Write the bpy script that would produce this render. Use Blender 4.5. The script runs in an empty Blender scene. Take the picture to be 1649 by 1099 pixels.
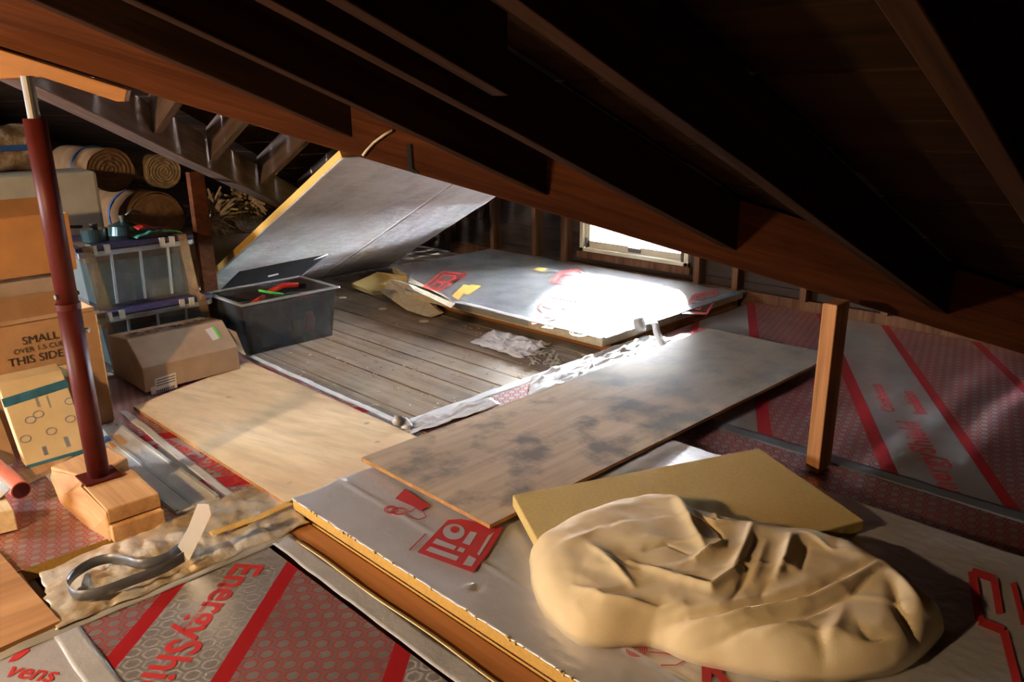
import bpy, math, random
from mathutils import Vector, Matrix, noise
random.seed(7)
scene = bpy.context.scene
COL = scene.collection

# ------------------------------------------------------------------ camera
F, CX, CY, EYE = 1260.0, 824.5, 549.5, 1.25
YAW, PITCH, ROLL = math.radians(135), math.radians(16.9), math.radians(.66)
fw = Vector((math.cos(PITCH)*math.cos(YAW), math.cos(PITCH)*math.sin(YAW), -math.sin(PITCH)))
_r = Vector((math.sin(YAW), -math.cos(YAW), 0)); _d = fw.cross(_r)
rt = math.cos(ROLL)*_r + math.sin(ROLL)*_d
dn = -math.sin(ROLL)*_r + math.cos(ROLL)*_d
EYEP = Vector((0, 0, EYE))
cam = bpy.data.objects.new('camera', bpy.data.cameras.new('camera'))
COL.objects.link(cam); scene.camera = cam
cam.data.sensor_width = 36; cam.data.lens = F/1649*36
cam.data.clip_start = .02; cam.data.clip_end = 200
cam.matrix_world = Matrix(((rt.x, -dn.x, -fw.x, 0), (rt.y, -dn.y, -fw.y, 0), (rt.z, -dn.z, -fw.z, EYE), (0, 0, 0, 1)))

# ------------------------------------------------------------------ light
scene.view_settings.view_transform = 'Standard'; scene.view_settings.look = 'None'
scene.view_settings.gamma = 1; scene.view_settings.use_curve_mapping = False
scene.view_settings.exposure = 0.0
scene.render.film_transparent = False
w = bpy.data.worlds.new('World'); scene.world = w; w.use_nodes = True
wn = w.node_tree.nodes; bg = wn['Background']
bg.inputs['Color'].default_value = (.86, .93, 1.0, 1); bg.inputs['Strength'].default_value = 285.0
SUN = 165.0
SUN_DIR = Vector((.58, -1, -.38)); SUN_ANG = 15
LAMP = 300.0
LAMP_POS = (-1.7, -1.35, 1.4); LAMP_COL = (1.0, .68, .37)
sl = bpy.data.lights.new('sun', 'SUN'); sl.energy = SUN; sl.angle = math.radians(SUN_ANG); sl.color = (.93, .97, 1)
so = bpy.data.objects.new('sun', sl); COL.objects.link(so)
so.rotation_euler = SUN_DIR.to_track_quat('-Z', 'Y').to_euler(); so.location = (-4, 9, 4)
pl_ = bpy.data.lights.new('work_lamp_light', 'SPOT'); pl_.energy = LAMP; pl_.color = LAMP_COL; pl_.shadow_soft_size = .05
po = bpy.data.objects.new('work_lamp_light', pl_); COL.objects.link(po); po.location = LAMP_POS
pl_.spot_size = math.radians(150); pl_.spot_blend = .8
po.rotation_euler = (Vector((-1.6, .75, .2))-Vector(LAMP_POS)).to_track_quat('-Z', 'Y').to_euler()

# daylight from the stair hatch window in the wall behind the photographer, to the left
al = bpy.data.lights.new('rear_window_daylight', 'AREA'); al.shape = 'RECTANGLE'; al.size = .8; al.size_y = .6; al.energy = 92; al.color = (.93, .95, 1)
ao = bpy.data.objects.new('rear_window_daylight', al); COL.objects.link(ao); ao.location = (-4.6, -2.45, 1.15)
al.spread = math.radians(95)
ao.rotation_euler = Vector((.22, 1, -.12)).to_track_quat('-Z', 'Y').to_euler()

# ------------------------------------------------------------------ pixel -> point helpers
def ray(x, y): return rt*((x-CX)/F) + dn*((y-CY)/F) + fw
def at(x, y, z=0.0):
    d = ray(x, y); return EYEP + d*((z-EYE)/d.z)
def atX(x, y, X):
    d = ray(x, y); return EYEP + d*(X/d.x)
def atY(x, y, Y):
    d = ray(x, y); return EYEP + d*(Y/d.y)
def onplane(x, y, n, k):
    d = ray(x, y); n = Vector(n); return EYEP + d*((k-n.dot(EYEP))/n.dot(d))

# ------------------------------------------------------------------ materials
class NT:
    def __init__(s, name):
        s.m = bpy.data.materials.new(name); s.m.use_nodes = True
        s.t = s.m.node_tree; s.b = s.t.nodes['Principled BSDF']; s.out = s.t.nodes['Material Output']
    def n(s, typ, **kw):
        nd = s.t.nodes.new(typ)
        for k, v in kw.items(): setattr(nd, k, v)
        return nd
    def l(s, a, b): s.t.links.new(a, b)
    def put(s, sock, v):
        if hasattr(v, 'is_output'): s.l(v, sock)
        else: sock.default_value = v
    def math(s, op, a, b=None, c=None, clamp=False):
        nd = s.n('ShaderNodeMath', operation=op); nd.use_clamp = clamp
        for i, v in enumerate((a, b, c)):
            if v is not None: s.put(nd.inputs[i], v)
        return nd.outputs[0]
    def vm(s, op, a, b=None, c=None, out=0):
        nd = s.n('ShaderNodeVectorMath', operation=op)
        for i, v in enumerate((a, b, c)):
            if v is not None: s.put(nd.inputs[i], v)
        return nd.outputs['Value'] if op in ('DOT_PRODUCT', 'LENGTH') else nd.outputs[0]
    def pos(s, world=False):
        if world: return s.n('ShaderNodeNewGeometry').outputs['Position']
        return s.n('ShaderNodeTexCoord').outputs['Object']
    def noise(s, vec, scale, detail=4, rough=.55, dist=0):
        nd = s.n('ShaderNodeTexNoise'); s.l(vec, nd.inputs['Vector'])
        nd.inputs['Scale'].default_value = scale; nd.inputs['Detail'].default_value = detail
        nd.inputs['Roughness'].default_value = rough; nd.inputs['Distortion'].default_value = dist
        return nd.outputs[0]
    def ramp(s, fac, stops):
        nd = s.n('ShaderNodeValToRGB'); e = nd.color_ramp.elements
        while len(e) < len(stops): e.new(.5)
        for el, (p, c) in zip(e, stops): el.position = p; el.color = (*c, 1)
        s.l(fac, nd.inputs[0]); return nd.outputs[0]
    def mix(s, f, a, b):
        nd = s.n('ShaderNodeMix', data_type='RGBA')
        s.put(nd.inputs[0], f)
        s.put(nd.inputs[6], a if hasattr(a, 'is_output') else (*a, 1)); s.put(nd.inputs[7], b if hasattr(b, 'is_output') else (*b, 1))
        return nd.outputs[2]
    def fin(s, col=None, rough=.6, metal=0, bump=None, bstr=.3, bdist=.01, spec=.5):
        if col is not None: s.put(s.b.inputs['Base Color'], col if hasattr(col, 'is_output') else (*col, 1))
        s.put(s.b.inputs['Roughness'], rough); s.put(s.b.inputs['Metallic'], metal)
        s.b.inputs['Specular IOR Level'].default_value = spec
        if bump is not None:
            nd = s.n('ShaderNodeBump'); nd.inputs['Strength'].default_value = bstr; nd.inputs['Distance'].default_value = bdist
            s.l(bump, nd.inputs['Height']); s.l(nd.outputs[0], s.b.inputs['Normal'])
        return s.m

def stretched(s, d, k=.06, world=False):
    p = s.pos(world); d = Vector(d).normalized()
    t = s.vm('DOT_PRODUCT', p, tuple(d))
    sc = s.n('ShaderNodeVectorMath', operation='SCALE'); sc.inputs[0].default_value = tuple(d*(1-k)); s.l(t, sc.inputs['Scale'])
    return s.vm('SUBTRACT', p, sc.outputs[0])

def wood(name, dark, light, d=(1, 0, 0), scale=28, rough=.75, mid=None, knots=0, stain=None, k=.05, bstr=.35, spec=.3):
    s = NT(name); q = stretched(s, d, k)
    g = s.noise(q, scale, 5, .65, .6)
    stops = [(.3, dark), (.7, light)] if mid is None else [(.28, dark), (.5, mid), (.72, light)]
    c = s.ramp(g, stops)
    fine = s.noise(q, scale*4, 3)
    c = s.mix(s.math('MULTIPLY', s.ramp(fine, [(.45, (0, 0, 0)), (.75, (1, 1, 1))]), .35), c, tuple(x*.55 for x in dark))
    if stain:
        b = s.noise(s.pos(), stain[1], 4, .6); f = s.ramp(b, [(stain[2], (0, 0, 0)), (stain[3], (1, 1, 1))])
        c = s.mix(s.math('MULTIPLY', f, stain[4]), c, stain[0])
    if knots:
        v = s.n('ShaderNodeTexVoronoi'); v.inputs['Scale'].default_value = knots
        s.l(s.vm('MULTIPLY', s.pos(), (1, .8, .3)), v.inputs['Vector'])
        f = s.ramp(v.outputs['Distance'], [(.035, (1, 1, 1)), (.085, (0, 0, 0))])
        c = s.mix(s.math('MULTIPLY', f, .75), c, tuple(x*.35 for x in dark))
    return s.fin(c, rough, bump=g, bstr=bstr, bdist=.004, spec=spec)

def plain(name, c, rough=.6, metal=0, var=.15, scale=9, bump=0, spec=.4):
    s = NT(name); g = s.noise(s.pos(), scale, 4)
    col = s.ramp(g, [(.3, tuple(x*(1-var) for x in c)), (.7, tuple(min(1, x*(1+var)) for x in c))])
    return s.fin(col, rough, metal, bump=g if bump else None, bstr=bump, bdist=.01, spec=spec)

def foil(name, c=(.72, .72, .74), rough=.34, metal=.75, bscale=22, bstr=.35, d=None, dirt=.25):
    s = NT(name); p = s.pos() if d is None else stretched(s, d, .12)
    g = s.noise(p, bscale, 5, .6, .4); dn_ = s.noise(s.pos(), 5, 4)
    col = s.mix(s.math('MULTIPLY', s.ramp(dn_, [(.42, (0, 0, 0)), (.7, (1, 1, 1))]), dirt), c, tuple(x*.45 for x in c))
    r = s.math('MULTIPLY_ADD', dn_, .3, rough-.12)
    return s.fin(col, r, metal, bump=g, bstr=bstr, bdist=.006)

def panel_print(name, n, stripes, plains, pitch=.044, ang=0.0, rough=.46, metal=.88):
    """silver facer printed with a red hexagon mesh, red bands and blank bands; coordinates are world metres"""
    s = NT(name); p = s.pos(True)
    u = s.vm('DOT_PRODUCT', p, (n[0], n[1], 0))
    def band(a, b):
        return s.math('MULTIPLY', s.math('GREATER_THAN', u, a), s.math('LESS_THAN', u, b))
    def any_(L):
        r = None
        for a, b in L:
            x = band(a, b); r = x if r is None else s.math('MAXIMUM', r, x)
        return r
    # hexagon cells
    rot = s.n('ShaderNodeVectorRotate', rotation_type='Z_AXIS'); rot.inputs['Angle'].default_value = ang; s.l(p, rot.inputs['Vector'])
    flat = s.vm('MULTIPLY', rot.outputs[0], (1/pitch, 1/pitch*.86, 0))
    w1 = s.n('ShaderNodeVectorMath', operation='WRAP'); s.l(flat, w1.inputs[0]); w1.inputs[1].default_value = (.5, .866, 1); w1.inputs[2].default_value = (-.5, -.866, -1)
    sh = s.vm('ADD', flat, (.5, .866, 0))
    w2 = s.n('ShaderNodeVectorMath', operation='WRAP'); s.l(sh, w2.inputs[0]); w2.inputs[1].default_value = (.5, .866, 1); w2.inputs[2].default_value = (-.5, -.866, -1)
    def hexd(v):
        a = s.vm('ABSOLUTE', v); sx = s.n('ShaderNodeSeparateXYZ'); s.l(a, sx.inputs[0])
        return s.math('MAXIMUM', sx.outputs[0], s.vm('DOT_PRODUCT', a, (.5, .866, 0)))
    d = s.math('MINIMUM', hexd(w1.outputs[0]), hexd(w2.outputs[0]))
    line = s.math('MULTIPLY', s.math('GREATER_THAN', d, .30), s.math('LESS_THAN', d, .405))
    outer = s.math('GREATER_THAN', d, .405)
    grime = s.noise(p, 6, 4)
    base = s.ramp(grime, [(.3, (.50, .48, .47)), (.7, (.68, .66, .66))])
    RED = (.50, .016, .022)
    c = s.mix(s.math('MULTIPLY', outer, .45), base, (.50, .20, .19))
    c = s.mix(s.math('MULTIPLY', line, .9), c, RED)
    if plains: c = s.mix(any_(plains), c, base)
    red = any_(stripes) if stripes else 0.0
    c = s.mix(red, c, RED)
    wr = s.noise(p, 26, 4, .6, .5)
    met = s.math('MULTIPLY_ADD', s.math('MAXIMUM', line, red) if stripes else line, -.30 if metal > .9 else -.42, metal)
    return s.fin(c, rough, met, bump=wr, bstr=.16, bdist=.006)

def translucent(name, c, alpha=.45, rough=.25):
    s = NT(name)
    s.fin(c, rough, spec=.6)
    tr = s.n('ShaderNodeBsdfTransparent'); tr.inputs[0].default_value = (.9, .92, .95, 1)
    mx = s.n('ShaderNodeMixShader'); mx.inputs[0].default_value = alpha
    s.l(tr.outputs[0], mx.inputs[1]); s.l(s.b.outputs[0], mx.inputs[2]); s.l(mx.outputs[0], s.out.inputs[0])
    return s.m

M = {}
VALLEY1 = Vector((1.24, 1.58, -.64)); VALLEY2 = Vector((-.73, .86, -.35))
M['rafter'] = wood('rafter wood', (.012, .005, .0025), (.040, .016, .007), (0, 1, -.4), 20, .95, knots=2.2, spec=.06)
M['valley'] = wood('valley wood', (.04, .012, .005), (.115, .036, .013), VALLEY1, 20, .9, spec=.1)
M['valley2'] = wood('pale old wood', (.13, .09, .075), (.26, .19, .165), VALLEY2, 18, .95, spec=.1)
M['jack'] = wood('grey jack wood', (.09, .06, .05), (.19, .135, .115), (1, 0, .48), 18, .95, spec=.1)
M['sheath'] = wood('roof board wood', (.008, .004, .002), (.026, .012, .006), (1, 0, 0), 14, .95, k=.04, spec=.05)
M['stud'] = wood('stud wood', (.07, .032, .018), (.17, .085, .045), (0, 0, 1), 22, .85, spec=.1)
M['post'] = wood('post wood', (.30, .125, .04), (.55, .25, .095), (0, 0, 1), 22, .7)
M['plank'] = wood('floor plank wood', (.18, .125, .085), (.39, .30, .22), (1, 0, 0), 22, .8, mid=(.295, .22, .155), stain=((.34, .31, .28), 5, .45, .7, .55), bstr=.6)
M['ply'] = wood('fresh plywood', (.60, .42, .23), (.84, .66, .43), (1, .25, 0), 6, .6, mid=(.74, .55, .33), knots=5.5, k=.22, bstr=.08)
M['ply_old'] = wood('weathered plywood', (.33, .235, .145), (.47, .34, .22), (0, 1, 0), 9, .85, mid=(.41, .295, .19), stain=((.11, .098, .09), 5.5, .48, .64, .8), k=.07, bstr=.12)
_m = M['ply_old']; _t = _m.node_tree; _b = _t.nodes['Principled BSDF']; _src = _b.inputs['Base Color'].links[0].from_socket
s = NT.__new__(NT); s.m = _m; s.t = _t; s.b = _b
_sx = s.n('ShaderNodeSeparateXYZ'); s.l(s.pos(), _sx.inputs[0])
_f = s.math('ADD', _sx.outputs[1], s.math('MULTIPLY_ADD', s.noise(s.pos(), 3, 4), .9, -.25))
_c = s.mix(s.math('MULTIPLY', s.ramp(_f, [(0, (0, 0, 0)), (.35, (1, 1, 1))]), .72), _src, (.115, .105, .095)); s.l(_c, _b.inputs['Base Color'])  # grey weathering from mid-board; shade at the far end is painted in too
M['ply_edge'] = wood('plywood edge', (.30, .13, .04), (.52, .26, .09), (0, 1, 0), 30, .7)
M['ply_red'] = wood('reddish plywood', (.34, .16, .07), (.52, .29, .14), (0, 1, 0), 10, .6, k=.08)
M['block'] = wood('timber block', (.42, .20, .075), (.66, .38, .17), (1, 0, 0), 16, .65, k=.05)
M['orange'] = wood('fresh pine', (.26, .10, .018), (.38, .155, .035), (1, 1, -.4), 14, .6, k=.05)
M['joist'] = wood('joist wood', (.30, .11, .03), (.47, .20, .06), (1, 0, 0), 10, .7, k=.05)
M['cream_wood'] = wood('pale pine', (.62, .46, .26), (.78, .62, .40), (1, 0, 0), 18, .65)
M['foil'] = foil('foil facer', (.82, .81, .83), .45, .72, 26, .5)
M['foil_sheet'] = foil('worn foil facer', (.92, .90, .90), .38, .5, 34, .8, (-.5, 1, .2), .45)
s = NT('scratched foil facer')
q1 = stretched(s, (-.35, 1, .1), .03); q2 = stretched(s, (.9, .5, .45), .05)
a1 = s.noise(q1, 34, 4, .6, .3); a2 = s.noise(q2, 26, 4, .6, .3); a3 = s.noise(s.pos(), 3.5, 3)
st = s.math('MAXIMUM', s.ramp(a1, [(.52, (0, 0, 0)), (.66, (1, 1, 1))]), s.math('MULTIPLY', s.ramp(a2, [(.54, (0, 0, 0)), (.66, (1, 1, 1))]), .7))
col = s.mix(s.math('MULTIPLY', st, .8), s.ramp(a3, [(.35, (.74, .72, .71)), (.6, (.93, .92, .91))]), (1, 1, 1))
M['foil_sheet'] = s.fin(col, s.math('MULTIPLY_ADD', st, .2, .36), .25, bump=a1, bstr=.7, bdist=.012)
M['foil_far'] = foil('bright foil facer', (.74, .75, .78), .34, .9, 30, .7, (1, .2, 0), .6)
M['foil_bag'] = foil('crumpled foil', (.86, .86, .88), .30, .4, 30, .25, None, .15)
M['tan_foil'] = foil('tan backed foil', (.78, .71, .60), .36, .45, 16, .5, None, .75)
M['tape'] = foil('grey foil tape', (.46, .45, .44), .48, .25, 24, .5, None, .4)
M['galv'] = foil('dusty metal', (.58, .55, .51), .5, .2, 18, .3, (1, 0, 0), .3)
M['tape_dark'] = foil('dark foil tape', (.15, .16, .19), .4, .4, 30, .2)
M['tape_bright'] = foil('bright foil tape', (.85, .88, .92), .35, .35, 30, .1, None, .1)
M['brass'] = plain('gold foil edge', (.45, .31, .13), .4, .6)
M['foam'] = plain('yellow foam', (.60, .44, .17), .9, var=.06, scale=90, bump=.12, spec=.1)
M['foam_edge'] = plain('amber foam edge', (.56, .34, .09), .9, var=.10, scale=120, bump=.15, spec=.1)
M['foam_pale'] = plain('pale foam', (.64, .56, .40), .9, var=.12, scale=40, bump=.4, spec=.1)
M['red_ink'] = plain('red ink', (.46, .035, .04), .5, var=.15)
M['red_ink_far'] = plain('bright red ink', (.62, .06, .05), .5, var=.2)
M['orange_ink'] = plain('orange ink', (.85, .45, .10), .5, var=.1)
M['black_ink'] = plain('black ink', (.03, .022, .018), .6)
M['blue_ink'] = plain('blue ink', (.16, .20, .33), .6)
M['card'] = plain('cardboard', (.40, .235, .125), .85, var=.12, scale=12, spec=.15)
M['card_grey'] = plain('dusty cardboard', (.40, .285, .20), .85, var=.10, scale=10, spec=.15)
M['card_orange'] = plain('orange cardboard', (.50, .24, .09), .85, var=.10, scale=10, spec=.15)
M['card_pale'] = plain('corrugated edge', (.62, .47, .30), .9, var=.15, scale=80)
M['card_print'] = plain('cream printed cardboard', (.62, .47, .26), .7, var=.08)
M['teal'] = plain('teal tape', (.035, .13, .19), .35, var=.25, scale=30)
M['blue'] = plain('blue tape', (.03, .10, .30), .4)
M['white'] = plain('white plastic', (.72, .73, .74), .45)
M['label'] = plain('paper label', (.70, .66, .64), .7, var=.05)
M['green'] = plain('green plastic', (.10, .55, .06), .4)
M['red'] = plain('red plastic', (.60, .03, .02), .4)
M['steel_red'] = plain('red oxide paint', (.075, .009, .006), .48, var=.2, scale=14, spec=.2)
M['salmon'] = plain('salmon plastic', (.55, .14, .08), .5)
M['steel'] = plain('threaded steel', (.16, .14, .12), .5, .8)
M['pot'] = plain('dark teal enamel', (.05, .09, .09), .18, .6, spec=.8)
M['black'] = plain('black plastic', (.02, .02, .022), .4)
M['bag'] = plain('off white bag', (.52, .50, .42), .7, var=.15, scale=6, bump=.3)
M['fiber'] = plain('insulation fibre', (.36, .25, .15), 1, var=.35, scale=26, bump=1.0, spec=.05)
M['kraft'] = plain('kraft paper', (.18, .092, .038), .8, var=.25, scale=8, bump=.3)
M['purple'] = plain('purple lid plastic', (.055, .04, .10), .35)
M['frame'] = plain('cream window frame', (.62, .57, .42), .5, var=.06)
M['tote'] = translucent('clear tote plastic', (.36, .36, .33), .20)
M['rib'] = translucent('frosted plastic rib', (.62, .66, .68), .55)
M['fiber_pale'] = plain('pale insulation fibre', (.60, .47, .33), 1, var=.3, scale=26, bump=.8, spec=.05)
M['tote_dark'] = translucent('smoke tote plastic', (.07, .07, .075), .62)
M['tote_lid'] = plain('smoke lid plastic', (.03, .032, .036), .6, spec=.1)
M['teal_bin'] = plain('grey green bin', (.09, .13, .12), .7)
M['clear_tape'] = translucent('brown packing tape', (.45, .28, .13), .5, .2)
M['cloth_green'] = plain('patterned fabric green', (.05, .22, .15), .9, var=.5, scale=30)
M['siding'] = wood('dark wall boards', (.022, .013, .010), (.055, .035, .026), (1, 0, 0), 12, .8)
# tan and silver crumpled facer
s = NT('tan backed foil'); g = s.noise(s.pos(), 9, 4); g2 = s.noise(s.pos(), 34, 4, .6, .6)
col = s.ramp(g, [(.38, (.86, .83, .78)), (.5, (.74, .66, .54)), (.62, (.50, .36, .20))])
M['tan_foil'] = s.fin(col, .33, .45, bump=g2, bstr=.5, bdist=.008)
# cloth
s = NT('cream jersey cloth'); g = s.noise(s.pos(), 300, 2); g2 = s.noise(s.pos(), 7, 4)
M['cloth'] = s.fin(s.ramp(g2, [(.3, (.72, .56, .33)), (.7, (.80, .65, .41))]), .95, bump=g, bstr=.25, bdist=.002, spec=.1)
s.b.inputs['Sheen Weight'].default_value = .25
# glass
s = NT('window glass'); tr = s.n('ShaderNodeBsdfTransparent'); gl = s.n('ShaderNodeBsdfGlossy'); gl.inputs['Roughness'].default_value = .02
fr = s.n('ShaderNodeFresnel'); mx = s.n('ShaderNodeMixShader'); s.l(fr.outputs[0], mx.inputs[0]); s.l(tr.outputs[0], mx.inputs[1]); s.l(gl.outputs[0], mx.inputs[2]); s.l(mx.outputs[0], s.out.inputs[0])
M['glass'] = s.m

# ------------------------------------------------------------------ object helpers
ORG = {}
def V(p): return Vector(p)
def tagit(o, label=None, cat=None, group=None, kind=None):
    if label: o['label'] = label
    if cat: o['category'] = cat
    if group: o['group'] = group
    if kind: o['kind'] = kind
    return o
def empty(name, loc, label, cat, group=None):
    o = bpy.data.objects.new(name, None); COL.objects.link(o); o.location = loc; o.empty_display_size = .1
    ORG[o.name] = Vector(loc); return tagit(o, label, cat, group)
class MB:
    def __init__(s): s.v = []; s.f = []
    def add(s, vs, fs):
        k = len(s.v); s.v += [Vector(v) for v in vs]; s.f += [tuple(i+k for i in f) for f in fs]; return s
    def hexa(s, c8): return s.add(c8, [(0, 3, 2, 1), (4, 5, 6, 7), (0, 1, 5, 4), (1, 2, 6, 5), (2, 3, 7, 6), (3, 0, 4, 7)])
    def box(s, x0, x1, y0, y1, z0, z1):
        return s.hexa([(x0, y0, z0), (x1, y0, z0), (x1, y1, z0), (x0, y1, z0), (x0, y0, z1), (x1, y0, z1), (x1, y1, z1), (x0, y1, z1)])
    def slab(s, top, off):
        """top polygon (any n) extruded by vector off"""
        n = len(top); off = Vector(off); a = [Vector(p) for p in top]; b = [p+off for p in a]
        return s.add(a+b, [tuple(range(n)), tuple(range(2*n-1, n-1, -1))] + [((i+1) % n, i, n+i, n+(i+1) % n) for i in range(n)])
    def bar(s, a, b, w_, h_, up=(0, 0, 1)):
        a, b = Vector(a), Vector(b); t = (b-a).normalized(); sd = t.cross(Vector(up)).normalized(); u = sd.cross(t).normalized()
        q = [-sd*w_/2-u*h_/2, sd*w_/2-u*h_/2, sd*w_/2+u*h_/2, -sd*w_/2+u*h_/2]
        return s.add([a+x for x in q]+[b+x for x in q], [(3, 2, 1, 0), (4, 5, 6, 7), (0, 1, 5, 4), (1, 2, 6, 5), (2, 3, 7, 6), (3, 0, 4, 7)])
    def cyl(s, a, b, r0, r1=None, n=24, caps=True):
        r1 = r0 if r1 is None else r1; a, b = Vector(a), Vector(b); t = (b-a).normalized()
        sd = t.orthogonal().normalized(); u = t.cross(sd)
        vs = [c+(sd*math.cos(k*2*math.pi/n)+u*math.sin(k*2*math.pi/n))*r for c, r in ((a, r0), (b, r1)) for k in range(n)]
        fs = [(i, (i+1) % n, n+(i+1) % n, n+i) for i in range(n)]
        if caps: fs += [tuple(range(n-1, -1, -1)), tuple(range(n, 2*n))]
        return s.add(vs, fs)
    def tube(s, pts, r, n=8):
        pts = [Vector(p) for p in pts]; k0 = len(s.v); prev = None
        for i, p in enumerate(pts):
            t = (pts[min(i+1, len(pts)-1)]-pts[max(i-1, 0)]).normalized()
            sd = (t.orthogonal() if prev is None else (prev-t*prev.dot(t))).normalized(); prev = sd; u = t.cross(sd)
            s.v += [p+(sd*math.cos(k*2*math.pi/n)+u*math.sin(k*2*math.pi/n))*r for k in range(n)]
        for i in range(len(pts)-1):
            for k in range(n):
                a = k0+i*n+k; b = k0+i*n+(k+1) % n; s.f.append((a, b, b+n, a+n))
        s.f += [tuple(k0+k for k in range(n-1, -1, -1)), tuple(k0+(len(pts)-1)*n+k for k in range(n))]
        return s
    def grid(s, fn, nu, nv):
        k = len(s.v)
        for i in range(nu+1):
            for j in range(nv+1): s.v.append(Vector(fn(i/nu, j/nv)))
        for i in range(nu):
            for j in range(nv):
                a = k+i*(nv+1)+j; s.f.append((a, a+nv+1, a+nv+2, a+1))
        return s
def obj(name, mb, mat, parent=None, smooth=False, bevel=0, solid=0, label=None, cat=None, group=None, kind=None, mats=None):
    vs = mb.v
    if parent is None:
        xs = [v.x for v in vs]; ys = [v.y for v in vs]; zs = [v.z for v in vs]
        org = Vector(((min(xs)+max(xs))/2, (min(ys)+max(ys))/2, min(zs))); loc = org
    else:
        org = ORG[parent.name]; loc = Vector((0, 0, 0))
    me = bpy.data.meshes.new(name); me.from_pydata([v-org for v in vs], [], mb.f); me.update()
    o = bpy.data.objects.new(name, me); COL.objects.link(o); o.location = loc; ORG[o.name] = org.copy()
    if parent: o.parent = parent
    me.materials.append(M[mat] if isinstance(mat, str) else mat)
    for m_ in (mats or []): me.materials.append(M[m_])
    if smooth:
        for p in me.polygons: p.use_smooth = True
    if solid:
        md = o.modifiers.new('thick', 'SOLIDIFY'); md.thickness = solid; md.offset = 0
    if bevel:
        md = o.modifiers.new('bevel', 'BEVEL'); md.width = bevel; md.segments = 2; md.limit_method = 'ANGLE'
    return tagit(o, label, cat, group, kind)
def rect(cx, cy, w_, h_): return [(cx-w_/2, cy-h_/2), (cx+w_/2, cy-h_/2), (cx+w_/2, cy+h_/2), (cx-w_/2, cy+h_/2)]
def decal(name, polys, z, mat, parent, fn=None, label=None):
    """flat print traced on the plane z (or the surface fn) as thin ink"""
    mb = MB()
    for k, P_ in enumerate(polys):
        pts = [(fn(x, y) if fn else at(x, y, z)) for x, y in P_]
        k0 = len(mb.v); mb.v += pts; mb.f.append(tuple(range(k0, k0+len(pts))))
    o = obj(name, mb, mat, parent, label=label); return o
FONT = None
def lettering(name, string, o, d, up, size, mat, parent, offset=.012, label=None, spacing=1.0):
    cu = bpy.data.curves.new('letters', 'FONT'); cu.body = string; cu.size = size; cu.offset = offset*size; cu.space_character = spacing
    cu.resolution_u = 3
    tmp = bpy.data.objects.new('letters', cu); COL.objects.link(tmp)
    dg = bpy.context.evaluated_depsgraph_get(); me = bpy.data.meshes.new_from_object(tmp.evaluated_get(dg))
    bpy.data.objects.remove(tmp)
    d = Vector(d).normalized(); up = Vector(up); up = (up-d*up.dot(d)).normalized(); nrm = d.cross(up)
    org = ORG[parent.name]
    mtx = Matrix(((d.x, up.x, nrm.x, o[0]-org.x), (d.y, up.y, nrm.y, o[1]-org.y), (d.z, up.z, nrm.z, o[2]-org.z), (0, 0, 0, 1)))
    me.transform(mtx); me.name = name; me.materials.clear(); me.materials.append(M[mat])
    ob = bpy.data.objects.new(name, me); COL.objects.link(ob); ob.parent = parent; ORG[ob.name] = org.copy()
    if label: ob['label'] = label
    return ob
def wob(p, sc, amp, seed=0): return noise.noise(Vector(p)*sc+Vector((seed, seed*.7, 3)))*amp
def crumple(name, quad, mat, parent=None, nu=40, nv=16, amp=.015, z=None, seed=1, sc=14, edge=.012, **kw):
    """a wrinkled sheet spanning four corners"""
    a, b, c, d = [Vector(q) for q in quad]
    def fn(u, v):
        p = (a*(1-u)+b*u)*(1-v)+(d*(1-u)+c*u)*v
        e = min(1, min(u, 1-u, v*2, 2-2*v)*6)
        f = abs(noise.noise(p*sc+Vector((seed, 0, 0))))+.6*abs(noise.noise(p*sc*2.3+Vector((0, seed, 0))))
        ex = noise.noise(Vector((u*9+seed, v*9, 0)))*edge*(1-e)
        return p+Vector((ex, ex*.8, .002+amp*f*(.35+.65*e)))
    mb = MB().grid(fn, nu, nv)
    return obj(name, mb, mat, parent, smooth=True, solid=.0012, **kw)

# ================================================================== STRUCTURE
RB = lambda y: 1.70-.40*y           # underside of the main rafters
# plank floor
mb = MB(); y = -2.6
edges = [1.36, 1.52, 1.69, 1.865, 2.07, 2.24, 2.37, 2.50, 2.66, 2.83, 3.0, 3.17, 3.34]
ys = [-2.6]
while ys[-1] < 1.2: ys.append(ys[-1]+.158)
ys += edges
while ys[-1] < 4.9: ys.append(ys[-1]+.158)
for i in range(len(ys)-1):
    g = .0035 if i % 3 else .006
    xs = [-8.2, -5.1+random.uniform(-.8, .8), 3.2]
    for x0, x1 in zip(xs, xs[1:]): mb.box(x0+.002, x1-.002, ys[i]+g, ys[i+1]-g, -.03, random.uniform(-.0035, 0))
obj('floor', mb, 'plank', kind='structure', label='worn grey brown plank floor exposed in the middle of the attic', bevel=.002)
obj('floor', MB().box(-8.2, 3.2, -2.6, 5.0, -.07, -.031), 'black', kind='structure', label='dark space under the plank floor')

SH0 = 1.875                       # sheathing underside height at y=0 of the main plane
AX, AY = -2.78, .44               # apex of the wing in plan
def zmain(y): return SH0-.40*y
zr = zmain(AY)
def zR(x): return zr-.516*(x-AX)
def zL(x): return zr+.48*(x-AX)
YE = 4.62
xv1 = AX+(.40/.516)*(YE-AY); xv2 = AX-(.40/.48)*(YE-AY)
def v1y(x): return AY+(x-AX)*.516/.40
def v2y(x): return AY-(x-AX)*.48/.40
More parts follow.
